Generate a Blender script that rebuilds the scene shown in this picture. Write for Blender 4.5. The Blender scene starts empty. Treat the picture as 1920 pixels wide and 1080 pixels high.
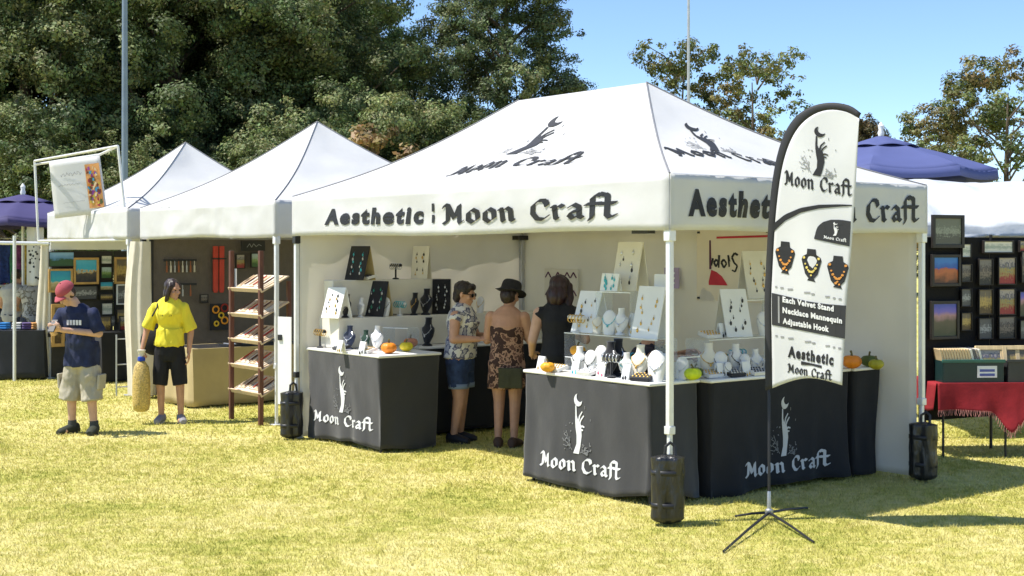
import bpy, bmesh, math, random
import numpy as np
from mathutils import Vector, Matrix, Euler, noise
random.seed(7); RNG = np.random.default_rng(7)
S = bpy.context.scene; COL = S.collection
PI = math.pi; R = math.radians

# ------------------------------------------------------------------ camera, sky, sun, exposure
F, V0, CH = 2554.0, 467.0, 1.96            # focal length and horizon in photo pixels, camera height
cam_d = bpy.data.cameras.new('camera'); cam = bpy.data.objects.new('camera', cam_d); COL.objects.link(cam)
cam.location = (0, 0, CH); cam.rotation_euler = (R(90), 0, 0)
cam_d.sensor_width = 36; cam_d.lens = 36 * F / 1920; cam_d.shift_y = -(540 - V0) / 1920
cam_d.clip_start = .1; cam_d.clip_end = 5000
S.camera = cam
SUN = Vector((-.56, -.08, 1)).normalized()
w = bpy.data.worlds.new('World'); S.world = w; w.use_nodes = True
nt = w.node_tree; bg = nt.nodes['Background']
sky = nt.nodes.new('ShaderNodeTexSky'); sky.sky_type = 'NISHITA'; sky.sun_disc = False
sky.sun_elevation = math.asin(SUN.z); sky.sun_rotation = math.atan2(SUN.x, SUN.y)
sky.altitude = 2500; sky.air_density = 1.0; sky.dust_density = .25; sky.ozone_density = 4.5
nt.links.new(sky.outputs[0], bg.inputs[0]); bg.inputs[1].default_value = .135
sl = bpy.data.lights.new('sun', 'SUN'); sun = bpy.data.objects.new('sun', sl); COL.objects.link(sun)
sl.energy = 4.4; sl.angle = R(.5); sl.color = (1, .955, .88)
sun.rotation_euler = SUN.to_track_quat('Z', 'Y').to_euler(); sun.location = (0, 0, 60)
S.view_settings.view_transform = 'Standard'; S.view_settings.look = 'None'
S.view_settings.exposure = .72; S.view_settings.gamma = 1
S.cycles.max_bounces = 8; S.cycles.transparent_max_bounces = 12
S.cycles.use_denoising = True

# ------------------------------------------------------------------ helpers
def tag(o, label=None, cat=None, group=None, kind=None):
    if label: o['label'] = label
    if cat: o['category'] = cat
    if group: o['group'] = group
    if kind: o['kind'] = kind
    return o
def thing(name, label, cat, loc=(0, 0, 0), rz=0, group=None):
    o = bpy.data.objects.new(name, None); COL.objects.link(o); o.empty_display_size = .1
    o.location = loc; o.rotation_euler = (0, 0, rz)
    return tag(o, label, cat, group)
def children(o): return [c for c in bpy.data.objects if c.parent == o]
def copy_tree(o, parent=None):
    c = o.copy(); COL.objects.link(c)
    if parent: c.parent = parent
    for ch in children(o): copy_tree(ch, c)
    return c
def ground(u, v, z=0.):                       # photo pixel of a point at height z -> where it stands
    d = F * (CH - z) / (v - V0); return Vector(((u - 960) * d / F, d, z))
def atd(u, v, d): return Vector(((u - 960) * d / F, d, CH - (v - V0) * d / F))
def frame(n, up=Vector((0, 0, 1))):
    n = Vector(n).normalized()
    if abs(n.dot(up)) > .98: up = Vector((0, 1, 0))
    x = up.cross(n).normalized(); return x, n.cross(x)
class MB:
    def __init__(s): s.v = []; s.f = []; s.m = []
    def add(s, vs, fs, mi=0):
        b = len(s.v); s.v += [tuple(p) for p in vs]; s.f += [tuple(b + i for i in f) for f in fs]; s.m += [mi] * len(fs); return s
    def box(s, c, sz, rot=None, mi=0):
        M = rot.to_matrix() if isinstance(rot, Euler) else (rot or Matrix.Identity(3)); c = Vector(c)
        vs = [c + M @ Vector((sx * sz[0] / 2, sy * sz[1] / 2, sq * sz[2] / 2)) for sx in (-1, 1) for sy in (-1, 1) for sq in (-1, 1)]
        return s.add(vs, [(0, 1, 3, 2), (4, 6, 7, 5), (0, 4, 5, 1), (2, 3, 7, 6), (0, 2, 6, 4), (1, 5, 7, 3)], mi)
    def loft(s, rings, caps=True, closed=True, mi=0):
        n = len(rings[0]); vs = [p for r in rings for p in r]; fs = []
        for i in range(len(rings) - 1):
            for j in range(n if closed else n - 1):
                k = (j + 1) % n; fs.append((i * n + j, i * n + k, (i + 1) * n + k, (i + 1) * n + j))
        if caps and closed:
            fs.append(tuple(range(n - 1, -1, -1))); fs.append(tuple((len(rings) - 1) * n + j for j in range(n)))
        return s.add(vs, fs, mi)
    def tube(s, pts, r, n=8, mi=0):
        pts = [Vector(p) for p in pts]; rr = r if isinstance(r, (list, tuple)) else [r] * len(pts); rings = []
        for i, p in enumerate(pts):
            t = pts[min(i + 1, len(pts) - 1)] - pts[max(i - 1, 0)]
            if i == 0: x, y = frame(t)
            else:
                t.normalize(); x = (x - t * x.dot(t)); x = x.normalized() if x.length > 1e-6 else frame(t)[0]; y = t.cross(x)
            rings.append([p + (x * math.cos(a) + y * math.sin(a)) * rr[i] for a in (2 * PI * j / n for j in range(n))])
        return s.loft(rings, mi=mi)
    def ell(s, c, r, n=14, m=9, rot=None, mi=0):
        M = rot.to_matrix() if isinstance(rot, Euler) else (rot or Matrix.Identity(3)); c = Vector(c); vs = [c + M @ Vector((0, 0, r[2]))]; fs = []
        for i in range(1, m):
            for j in range(n):
                a, b = PI * i / m, 2 * PI * j / n
                vs.append(c + M @ Vector((r[0] * math.sin(a) * math.cos(b), r[1] * math.sin(a) * math.sin(b), r[2] * math.cos(a))))
        vs.append(c + M @ Vector((0, 0, -r[2]))); L = len(vs) - 1
        for j in range(n):
            k = (j + 1) % n; fs.append((0, 1 + j, 1 + k))
            for i in range(m - 2): fs.append((1 + i * n + j, 1 + (i + 1) * n + j, 1 + (i + 1) * n + k, 1 + i * n + k))
            fs.append((1 + (m - 2) * n + k, 1 + (m - 2) * n + j, L))
        return s.add(vs, fs, mi)
    def lathe(s, prof, n=20, c=(0, 0, 0), mi=0, caps=True):
        return s.loft([[(c[0] + r * math.cos(2 * PI * j / n), c[1] + r * math.sin(2 * PI * j / n), c[2] + z) for j in range(n)] for r, z in prof], caps, mi=mi)
    def capsule(s, p, q, r1, r2, n=12):
        p, q = Vector(p), Vector(q); t = q - p; x, y = frame(t); t.normalize(); rings = []
        for a in (-80, -50, -20, 0): rings.append((p + t * r1 * math.sin(R(a)), r1 * math.cos(R(a))))
        for a in (0, 20, 50, 80): rings.append((q + t * r2 * math.sin(R(a)), r2 * math.cos(R(a))))
        return s.loft([[c + (x * math.cos(2 * PI * j / n) + y * math.sin(2 * PI * j / n)) * r for j in range(n)] for c, r in rings])
    def grid(s, fn, nu, nv, mi=0):
        return s.loft([[fn(i / nu, j / nv) for i in range(nu + 1)] for j in range(nv + 1)], caps=False, closed=False, mi=mi)
    def prism(s, poly, th, fn, mi=0):          # poly in 2-D, fn(x, y, z) -> 3-D
        n = len(poly); vs = [fn(x, y, 0) for x, y in poly] + [fn(x, y, th) for x, y in poly]
        return s.add(vs, [tuple(range(n - 1, -1, -1)), tuple(range(n, 2 * n))] + [(i, (i + 1) % n, n + (i + 1) % n, n + i) for i in range(n)], mi)
    def build(s, name, mats, parent=None, smooth=40, bevel=0, solid=0, sub=0, loc=None, rz=0):
        me = bpy.data.meshes.new(name); me.from_pydata(s.v, [], s.f)
        mats = mats if isinstance(mats, (list, tuple)) else [mats]
        for m in mats: me.materials.append(m)
        if len(mats) > 1: me.polygons.foreach_set('material_index', s.m)
        bm = bmesh.new(); bm.from_mesh(me); bmesh.ops.recalc_face_normals(bm, faces=bm.faces); bm.to_mesh(me); bm.free()
        o = bpy.data.objects.new(name, me); COL.objects.link(o)
        if smooth: me.shade_smooth(); me.set_sharp_from_angle(angle=R(smooth))
        if solid: md = o.modifiers.new('solid', 'SOLIDIFY'); md.thickness = solid; md.offset = -1 if solid > 0 else 0
        if bevel: md = o.modifiers.new('bevel', 'BEVEL'); md.width = bevel; md.segments = 2; md.limit_method = 'ANGLE'
        if sub: md = o.modifiers.new('sub', 'SUBSURF'); md.levels = sub; md.render_levels = sub
        if parent: o.parent = parent
        if loc is not None: o.location = loc; o.rotation_euler = (0, 0, rz)
        return o

# ------------------------------------------------------------------ materials
def lin(c): return tuple((x / 12.92 if x <= .04045 else ((x + .055) / 1.055) ** 2.4) for x in c)
MATS = {}
def mat(name, col, rough=.75, metal=0, var=.12, scale=6, bump=0, bscale=None, trans=0, coat=0, spec=.4, stretch=None, col2=None, sheen=0):
    if name in MATS: return MATS[name]
    m = bpy.data.materials.new(name); m.use_nodes = True; n = m.node_tree; L = n.links
    b = n.nodes['Principled BSDF']; out = n.nodes['Material Output']
    tc = n.nodes.new('ShaderNodeTexCoord'); mp = n.nodes.new('ShaderNodeMapping'); L.new(tc.outputs['Object'], mp.inputs[0])
    if stretch: mp.inputs['Scale'].default_value = stretch
    nz = n.nodes.new('ShaderNodeTexNoise'); nz.inputs['Scale'].default_value = scale; nz.inputs['Detail'].default_value = 5
    L.new(mp.outputs[0], nz.inputs['Vector'])
    rp = n.nodes.new('ShaderNodeValToRGB'); rp.color_ramp.elements[0].position = .3; rp.color_ramp.elements[1].position = .7
    c2 = col2 or tuple(min(1, x * (1 + var)) for x in col); c1 = col if col2 else tuple(x * (1 - var) for x in col)
    rp.color_ramp.elements[0].color = (*c1, 1); rp.color_ramp.elements[1].color = (*c2, 1)
    L.new(nz.outputs['Fac'], rp.inputs[0]); L.new(rp.outputs[0], b.inputs['Base Color'])
    b.inputs['Roughness'].default_value = rough; b.inputs['Metallic'].default_value = metal
    b.inputs['Specular IOR Level'].default_value = spec; b.inputs['Coat Weight'].default_value = coat
    if sheen: b.inputs['Sheen Weight'].default_value = sheen
    if bump:
        n2 = n.nodes.new('ShaderNodeTexNoise'); n2.inputs['Scale'].default_value = bscale or scale * 4; n2.inputs['Detail'].default_value = 4
        L.new(mp.outputs[0], n2.inputs['Vector'])
        bp = n.nodes.new('ShaderNodeBump'); bp.inputs['Strength'].default_value = bump; bp.inputs['Distance'].default_value = .02
        L.new(n2.outputs['Fac'], bp.inputs['Height']); L.new(bp.outputs[0], b.inputs['Normal'])
    if trans:
        t = n.nodes.new('ShaderNodeBsdfTranslucent'); mx = n.nodes.new('ShaderNodeMixShader'); mx.inputs[0].default_value = trans
        L.new(rp.outputs[0], t.inputs[0]); L.new(b.outputs[0], mx.inputs[1]); L.new(t.outputs[0], mx.inputs[2]); L.new(mx.outputs[0], out.inputs[0])
    MATS[name] = m; return m
def glass_mat(name, tint=(.95, .97, .98), op=.12):
    m = bpy.data.materials.new(name); m.use_nodes = True; n = m.node_tree; L = n.links
    b = n.nodes['Principled BSDF']; b.inputs['Base Color'].default_value = (.9, .92, .93, 1); b.inputs['Roughness'].default_value = .05
    t = n.nodes.new('ShaderNodeBsdfTransparent'); t.inputs[0].default_value = (*tint, 1)
    mx = n.nodes.new('ShaderNodeMixShader'); mx.inputs[0].default_value = op
    L.new(t.outputs[0], mx.inputs[1]); L.new(b.outputs[0], mx.inputs[2]); L.new(mx.outputs[0], n.nodes['Material Output'].inputs[0]); return m
def attr_mat(name, rough=.6, trans=.25, attr='Col', spec=.3, hue=None):
    m = bpy.data.materials.new(name); m.use_nodes = True; n = m.node_tree; L = n.links; b = n.nodes['Principled BSDF']
    a = n.nodes.new('ShaderNodeAttribute'); a.attribute_name = attr; src = a.outputs['Color']
    if hue:
        oi = n.nodes.new('ShaderNodeObjectInfo'); hs = n.nodes.new('ShaderNodeHueSaturation')
        mr = n.nodes.new('ShaderNodeMapRange'); mr.inputs[3].default_value = 1 - hue; mr.inputs[4].default_value = 1 + hue
        L.new(oi.outputs['Random'], mr.inputs[0]); L.new(mr.outputs[0], hs.inputs['Value']); L.new(src, hs.inputs['Color']); src = hs.outputs[0]
    L.new(src, b.inputs['Base Color']); b.inputs['Roughness'].default_value = rough; b.inputs['Specular IOR Level'].default_value = spec
    t = n.nodes.new('ShaderNodeBsdfTranslucent'); mx = n.nodes.new('ShaderNodeMixShader'); mx.inputs[0].default_value = trans
    L.new(src, t.inputs[0]); L.new(b.outputs[0], mx.inputs[1]); L.new(t.outputs[0], mx.inputs[2]); L.new(mx.outputs[0], n.nodes['Material Output'].inputs[0]); return m

canopy_m = mat('canopy_fabric', (.77, .77, .765), .65, var=.025, scale=3, bump=.55, bscale=3.2, trans=.36)
wall_m = mat('sidewall_fabric', (.83, .80, .735), .75, var=.03, scale=2, bump=.4, bscale=3, trans=.45)
seam_m = mat('grey_seam', (.2, .2, .21), .7)
ink_m = mat('black_ink', (.018, .018, .02), .6, var=.1)
inkgrey_m = mat('dark_grey_ink', (.03, .03, .032), .6, var=.1)
whiteink_m = mat('white_ink', (.72, .72, .72), .6, var=.04)
alu_m = mat('white_aluminium', (.72, .73, .74), .35, metal=.25, var=.04, scale=20)
steel_m = mat('grey_steel', (.45, .46, .48), .4, metal=.7, var=.08)
cloth_m = mat('charcoal_cloth', (.03, .03, .031), .8, var=.12, scale=3, bump=.3, bscale=5, sheen=.25)
blackcloth_m = mat('black_cloth', (.011, .011, .013), .85, var=.15, bump=.3, bscale=5, sheen=.1)
whitetop_m = mat('white_top', (.78, .77, .74), .5, var=.03)
bag_m = mat('black_vinyl', (.016, .016, .017), .3, var=.25, scale=9, bump=.9, bscale=14, spec=.6, stretch=(1.6, 1.6, .5))
plastic_m = mat('black_plastic', (.02, .02, .022), .45, var=.1)
cream_m = mat('cream_fabric', (.72, .68, .58), .8, var=.05, scale=4, bump=.1)
velvet_m = mat('black_velvet', (.012, .012, .016), .9, var=.2, sheen=.3)
navyvel_m = mat('navy_velvet', (.03, .04, .08), .9, var=.2, sheen=.3)
white_m = mat('white_card', (.78, .78, .76), .6, var=.03)
leather_m = mat('white_leatherette', (.72, .71, .69), .45, var=.05, scale=12)
gold_m = mat('gold_beads', (.65, .42, .12), .35, metal=.7, var=.3, scale=40)
silver_m = mat('silver_beads', (.6, .6, .6), .3, metal=.8, var=.25, scale=40)
turq_m = mat('turquoise_stone', (.04, .42, .48), .35, var=.3, scale=40)
green_bead_m = mat('green_stone', (.03, .3, .18), .35, var=.3, scale=40)
pink_m = mat('pink_stone', (.6, .12, .2), .4, var=.3, scale=40)
dark_m = mat('dark_stone', (.03, .03, .035), .3, var=.3, scale=40)
acry_m = glass_mat('clear_acrylic')
orange_m = mat('orange_pumpkin', (.75, .23, .015), .45, var=.15, scale=8)
amber_m = mat('amber_pumpkin', (.78, .36, .02), .45, var=.15, scale=8)
yellow_m = mat('yellow_pumpkin', (.72, .58, .02), .45, var=.15, scale=8)
lime_m = mat('lime_pumpkin', (.55, .66, .02), .45, var=.15, scale=8)
dkgreen_m = mat('dark_green_pumpkin', (.07, .1, .02), .5, var=.3, scale=8)
stem_m = mat('pumpkin_stem', (.12, .1, .03), .7)
wood_m = mat('red_brown_wood', (.115, .043, .026), .5, var=.3, scale=5, stretch=(8, 8, 1))
shelf_m = mat('pale_wood', (.62, .47, .31), .6, var=.12, scale=4, stretch=(1, 6, 6))
paleframe_m = mat('honey_wood', (.5, .3, .1), .5, var=.2, scale=6)
darkframe_m = mat('dark_frame', (.022, .018, .016), .45, var=.2)
peg_m = mat('grey_panel', (.125, .105, .088), .9, var=.08, scale=12, bump=.2, bscale=60)
galpanel_m = mat('charcoal_panel', (.04, .038, .034), .95, var=.15, scale=10, bump=.2, bscale=60)
tan_m = mat('tan_cloth', (.42, .33, .16), .85, var=.1, scale=3, bump=.2, bscale=6)
red_m = mat('red_cloth', (.26, .012, .018), .85, var=.2, scale=5, bump=.3, bscale=10)
fringe_m = mat('pink_fringe', (.55, .25, .22), .9, var=.3, scale=20)
purple_m = mat('violet_canvas', (.12, .145, .34), .75, var=.06, scale=2, trans=.3)
darkpurple_m = mat('dull_purple_canvas', (.07, .06, .17), .75, var=.06, scale=2, trans=.2)
tarp_m = mat('white_tarp', (.76, .78, .8), .3, var=.05, scale=2, bump=1.0, bscale=4, trans=.2, spec=.5)
pole_m = mat('blue_grey_pole', (.2, .25, .31), .45, metal=.3, var=.08)
binr_m = mat('dark_green_bin', (.012, .035, .035), .4, var=.1)
bin2_m = mat('grey_bin', (.035, .037, .04), .4, var=.1)
matboard_m = mat('tan_matboard', (.66, .50, .28), .7, var=.15, scale=60, stretch=(1, .05, .05))
# ------------------------------------------------------------------ ground
def lawn_color(n):
    L = n.links; g = n.nodes.new('ShaderNodeNewGeometry')
    def nz(sc, det=4, st=None):
        t = n.nodes.new('ShaderNodeTexNoise'); t.inputs['Scale'].default_value = sc; t.inputs['Detail'].default_value = det
        if st:
            mp = n.nodes.new('ShaderNodeMapping'); mp.inputs['Scale'].default_value = st; L.new(g.outputs['Position'], mp.inputs[0]); L.new(mp.outputs[0], t.inputs['Vector'])
        else: L.new(g.outputs['Position'], t.inputs['Vector'])
        return t
    a, b = nz(.8, 5, (1, 1, 1)), nz(8.5, 6)
    mx = n.nodes.new('ShaderNodeMath'); mx.operation = 'MULTIPLY_ADD'; mx.inputs[1].default_value = .5
    L.new(a.outputs['Fac'], mx.inputs[0])
    m2 = n.nodes.new('ShaderNodeMath'); m2.operation = 'MULTIPLY'; m2.inputs[1].default_value = .5; L.new(b.outputs['Fac'], m2.inputs[0]); L.new(m2.outputs[0], mx.inputs[2])
    rp = n.nodes.new('ShaderNodeValToRGB'); e = rp.color_ramp.elements
    e[0].position = .33; e[0].color = (.33, .345, .065, 1); e[1].position = .64; e[1].color = (.70, .625, .275, 1)
    k = e.new(.45); k.color = (.51, .475, .125, 1); k = e.new(.53); k.color = (.62, .555, .195, 1)
    L.new(mx.outputs[0], rp.inputs[0]); return rp.outputs[0], b.outputs['Fac']
gm = bpy.data.materials.new('lawn'); gm.use_nodes = True; n = gm.node_tree; b = n.nodes['Principled BSDF']
c, h = lawn_color(n); n.links.new(c, b.inputs['Base Color']); b.inputs['Roughness'].default_value = .95; b.inputs['Specular IOR Level'].default_value = .1
t = n.nodes.new('ShaderNodeTexNoise'); t.inputs['Scale'].default_value = 60; t.inputs['Detail'].default_value = 6
g = n.nodes.new('ShaderNodeNewGeometry'); n.links.new(g.outputs['Position'], t.inputs['Vector'])
bp = n.nodes.new('ShaderNodeBump'); bp.inputs['Strength'].default_value = .9; bp.inputs['Distance'].default_value = .03
n.links.new(t.outputs['Fac'], bp.inputs['Height']); n.links.new(bp.outputs[0], b.inputs['Normal'])
mb = MB(); rs = [0, 4, 8, 12, 18, 30, 60, 150, 500, 2500]
mb.add([(0, 0, 0)] + [(r * math.cos(2 * PI * j / 48), r * math.sin(2 * PI * j / 48), 0) for r in rs[1:] for j in range(48)],
       [(0, 1 + j, 1 + (j + 1) % 48) for j in range(48)] + [(1 + i * 48 + j, 1 + (i + 1) * 48 + j, 1 + (i + 1) * 48 + (j + 1) % 48, 1 + i * 48 + (j + 1) % 48) for i in range(len(rs) - 2) for j in range(48)])
go = mb.build('ground', gm, smooth=0); tag(go, kind='structure')
# grass blades: one object of real blades, dense near the camera and thinning with distance
def grass():
    out = []
    def scatter(d0, d1, dens, hmin, hmax, wd):
        A = 0.5 * (d1 * d1 - d0 * d0) * (2 * .42); N = int(A * dens)
        d = np.sqrt(RNG.uniform(d0 * d0, d1 * d1, N)); x = RNG.uniform(-.42, .42, N) * d
        out.append((x, d, RNG.uniform(hmin, hmax, N), np.full(N, wd)))
    scatter(7.3, 10.5, 3300, .010, .034, .0035); scatter(10.5, 14, 2100, .012, .036, .005); scatter(14, 22, 800, .014, .04, .0075)
    x, y, h, wd = (np.concatenate([o[k] for o in out]) for k in range(4)); N = len(x)
    cl = np.array([noise.noise((a * 3.1, b_ * 3.1, 0)) for a, b_ in zip(x, y)]); h = h * (.85 + .45 * cl)
    th = RNG.uniform(0, 2 * PI, N); ln = RNG.uniform(.1, 1.3, N) * h; la = RNG.uniform(0, 2 * PI, N)
    v = np.zeros((N, 3, 3)); v[:, 0] = np.stack([x - np.cos(th) * wd, y - np.sin(th) * wd, np.zeros(N)], 1)
    v[:, 1] = np.stack([x + np.cos(th) * wd, y + np.sin(th) * wd, np.zeros(N)], 1); v[:, 2] = np.stack([x + np.cos(la) * ln, y + np.sin(la) * ln, h], 1)
    me = bpy.data.meshes.new('grass'); me.vertices.add(N * 3); me.vertices.foreach_set('co', v.ravel())
    me.loops.add(N * 3); me.loops.foreach_set('vertex_index', np.arange(N * 3)); me.polygons.add(N)
    me.polygons.foreach_set('loop_start', np.arange(N) * 3); me.update(calc_edges=True)
    rv = np.repeat(RNG.uniform(.75, 1.3, N), 3); a = me.attributes.new('rnd', 'FLOAT', 'POINT'); a.data.foreach_set('value', rv)
    m = bpy.data.materials.new('grass_blades'); m.use_nodes = True; n = m.node_tree; b = n.nodes['Principled BSDF']; c, _ = lawn_color(n)
    at = n.nodes.new('ShaderNodeAttribute'); at.attribute_name = 'rnd'; vm = n.nodes.new('ShaderNodeVectorMath'); vm.operation = 'SCALE'
    n.links.new(c, vm.inputs[0]); n.links.new(at.outputs['Fac'], vm.inputs['Scale']); n.links.new(vm.outputs[0], b.inputs['Base Color'])
    b.inputs['Roughness'].default_value = .7; b.inputs['Specular IOR Level'].default_value = .25
    tr = n.nodes.new('ShaderNodeBsdfTranslucent'); mx = n.nodes.new('ShaderNodeMixShader'); mx.inputs[0].default_value = .42
    n.links.new(vm.outputs[0], tr.inputs[0]); n.links.new(b.outputs[0], mx.inputs[1]); n.links.new(tr.outputs[0], mx.inputs[2]); n.links.new(mx.outputs[0], n.nodes['Material Output'].inputs[0])
    me.materials.append(m); o = bpy.data.objects.new('grass', me); COL.objects.link(o); tag(o, 'short dry yellow green lawn grass', 'grass', kind='stuff')
grass()

# ------------------------------------------------------------------ trees
leaf_m = attr_mat('leaves', .55, .3, hue=.15)
bark_m = mat('bark', (.13, .1, .075), .9, var=.3, scale=6, bump=.6, bscale=14, stretch=(1, 1, .3))
def leaf_cloud(name, centers, radii, subs, sr, per, size, pal, seed=1, asp=.55, flat=.8):
    """boughs > tufts > leaves: every bough is a shell of tufts, every tuft a cluster of outward facing leaves"""
    rg = np.random.default_rng(seed); P = []; C = []; D = []; pal = np.array(pal)
    unit = lambda k: (lambda d: d / np.linalg.norm(d, axis=1)[:, None])(rg.normal(size=(k, 3)))
    for c, r in zip(centers, radii):
        bough = pal[rg.integers(len(pal))] * rg.uniform(.7, 1.3); n = max(3, int(subs * r * r))
        for d0 in unit(n):
            rt = sr * rg.uniform(.65, 1.4); t = np.array(c) + d0 * (r * rg.uniform(.55, 1.08)) * np.array([1, 1, flat]); k = max(6, int(per * rg.uniform(.7, 1.2) * (rt / sr) ** 2))
            d = unit(k); p = t + d * (rt * rg.uniform(.3, 1.05, (k, 1))) * np.array([1, 1, .75])
            base = (.6 * bough + .4 * pal[rg.integers(len(pal))]) * rg.uniform(.72, 1.35)
            P.append(p); D.append(d * .8 + d0 * .7); C.append(np.clip(base * rg.uniform(.75, 1.3, (k, 1)) * (1 + .08 * rg.normal(size=(k, 3))), .004, .9))
    P, C, D = np.concatenate(P), np.concatenate(C), np.concatenate(D); N = len(P)
    nv = D + .45 * rg.normal(size=(N, 3)) + np.array([0, 0, .4]); nv /= np.linalg.norm(nv, axis=1)[:, None]
    a = np.cross(nv, rg.normal(size=(N, 3))); a /= np.linalg.norm(a, axis=1)[:, None]; b = np.cross(nv, a)
    s = size * rg.uniform(.6, 1.35, (N, 1)); nn = nv * s * .2
    v = np.stack([P - a * s, P + b * s * asp + nn, P + a * s, P - b * s * asp + nn], 1)
    me = bpy.data.meshes.new(name); me.vertices.add(N * 4); me.vertices.foreach_set('co', v.ravel()); me.loops.add(N * 4)
    me.loops.foreach_set('vertex_index', np.arange(N * 4)); me.polygons.add(N); me.polygons.foreach_set('loop_start', np.arange(N) * 4); me.update(calc_edges=True)
    at = me.color_attributes.new('Col', 'FLOAT_COLOR', 'POINT'); cc = np.ones((N * 4, 4)); cc[:, :3] = np.repeat(C, 4, 0); at.data.foreach_set('color', cc.ravel())
    me.materials.append(leaf_m); return me
def tree_meshes(seed, H, W, base, nclump, cr, subs, sr, per, size, pal, shape='round', tr=.22):
    rg = random.Random(seed); mb = MB(); cs = []; rs = []
    mb.tube([(0, 0, -.3), (.1 * rg.uniform(-1, 1), 0, H * .25), (.3 * rg.uniform(-1, 1), .2 * rg.uniform(-1, 1), H * .55), (.3 * rg.uniform(-1, 1), 0, H * .9)], [tr * 1.3, tr, tr * .6, tr * .15], 9)
    for i in range(nclump):
        u = rg.random() ** .8 if shape != 'cone' else rg.random() ** 1.2; z = base + (H - base) * u
        if shape == 'round': k = math.sqrt(max(.03, 1 - (2 * u - .9) ** 2 / 1.3))
        elif shape == 'cone': k = (1 - u) ** .7 * .95 + .08
        else: k = .45 + .55 * math.sin(PI * min(1, u * 1.15 + .1)) * rg.uniform(.6, 1.2)
        a = rg.uniform(0, 2 * PI); q = W / 2 * k * rg.uniform(.3, 1.05) ** (.5 if shape == 'round' else .7)
        p = (q * math.cos(a), q * math.sin(a), z); cs.append(p); rs.append(cr * rg.uniform(.6, 1.35))
        if i % (3 if shape != 'loose' else 5) == 0:
            z0 = max(H * .15, z - q * rg.uniform(.5, 1.1)); mb.tube([(0, 0, z0), (p[0] * .5, p[1] * .5, (z0 + z) / 2 + .15), p], [tr * .3, tr * .18, .015], 5)
    return mb, leaf_cloud('crown', cs, rs, subs, sr, per, size, pal, seed=seed)
G1 = [(.115, .155, .054), (.165, .2, .072), (.08, .118, .042), (.225, .245, .10)]
G2 = [(.085, .14, .05), (.12, .175, .06), (.06, .105, .038)]
G3 = [(.11, .145, .06), (.075, .11, .048), (.16, .18, .08)]
G4 = [(.17, .18, .06), (.12, .15, .05), (.21, .16, .065), (.10, .135, .045)]
G5 = [(.08, .055, .03), (.10, .08, .03), (.06, .06, .025)]
protos = {}
def tree(kind, x, y, s, rz, label, squash=1.):
    spec = {'oak': (11, 10.5, 9.5, .8, 95, 1.15, 17, .34, 125, .053, G1, 'round'), 'dark': (12, 12, 10, 1.5, 100, 1.25, 15, .36, 120, .054, G2, 'round'),
            'pine': (13, 15.5, 9, 2.0, 210, .85, 20, .3, 95, .052, G3, 'cone'), 'loose': (14, 9, 5.6, 1.8, 74, .48, 26, .22, 38, .062, G4, 'loose', .13),
            'bush': (15, 5.5, 6.5, .2, 60, .9, 20, .27, 115, .048, G1, 'round'), 'rust': (16, 7, 6, 1, 80, .65, 24, .24, 50, .065, G5, 'round'),
            'wide': (21, 9, 8, 1.5, 95, .7, 22, .26, 45, .07, G4, 'round', .16),
            'dry': (17, 4, 2.4, .8, 26, .5, 22, .2, 40, .075, [(.42, .28, .13), (.34, .25, .12), (.26, .21, .08)], 'round')}[kind]
    o = thing('bush' if kind in ('bush', 'dry') else 'tree', label, 'bush' if kind in ('bush', 'dry') else 'tree', (x, y, 0), rz)
    o.scale = (s, s, s * squash)
    if kind not in protos:
        mb, cm = tree_meshes(*spec); t = mb.build('trunk', bark_m, o); c = bpy.data.objects.new('crown', cm); COL.objects.link(c); c.parent = o; protos[kind] = (t, c)
    else:
        for p in protos[kind]: q = p.copy(); COL.objects.link(q); q.parent = o
    return o
def tx(u, d): return (u - 960) * d / F
TREES = [('oak', 40, 44, 1.2, 0, 'broad olive green tree filling the top left corner of the photo'),
 ('dark', 190, 50, 1.25, 1, 'tall dark tree right behind the blue grey light pole'),
 ('oak', 330, 45, 1.15, 2.1, 'olive green tree rising above the far small white tent'),
 ('oak', 500, 47, 1.22, 3.3, 'bright olive tree between the two pointed white tents at left'),
 ('dark', 585, 54, 1.02, 4, 'dark green oak with small sky gap beside the tall pine'),
 ('dark', 450, 58, 1.3, .4, 'dark tree top far behind the olive trees'),
 ('bush', 670, 41, 1.12, 1.2, 'leafy green bush tree just right of the pointed tent peak'),
 ('bush', 270, 40, .9, 2.5, 'low green bush tree directly above the banner frame'),
 ('bush', 60, 38, .95, 4.2, 'low shaded bush tree behind the left purple umbrella'),
 ('bush', 470, 39, .8, 5.0, 'low green bush tree behind the middle white tent roof'),
 ('dry', 700, 37.5, 1.25, 1, 'dry tan brown bush among green foliage beside tent peak'),
 ('pine', 942, 48, .93, 0, 'tall pine like tree standing against the sky at centre'),
 ('bush', 850, 43, 1.0, 3.4, 'green bush tree at the foot of the tall pine'),
 ('bush', 1000, 50, 1.15, .7, 'pale green bush tree behind the ridge of the printed tent'),
 ('loose', 1268, 52, 1.06, 0, 'thin airy tree behind the thin white mast'),
 ('loose', 1420, 50, 1.0, 2.2, 'airy reddish green tree between tent peak and feather flag'),
 ('rust', 1592, 58, 1.03, 0, 'round rusty brown tree behind the feather flag top'),
 ('wide', 1890, 50, .95, 1.3, 'loose olive tree at the right edge of the photo'),
 ('bush', 1800, 60, .7, 2, 'low bush tree behind the violet umbrella at right'),
 ('bush', 1330, 56, .85, 5, 'low green bush tree under the two airy trees'),
 ('bush', 1480, 54, .8, 1.5, 'low green bush tree left of the feather flag'),
 ('dark', -160, 50, 1.2, 2, 'dark tree partly cut by the left edge of the photo')]
for k, u, d, s, rz, lab in TREES: tree(k, tx(u, d), d, s, rz, lab)

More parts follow.
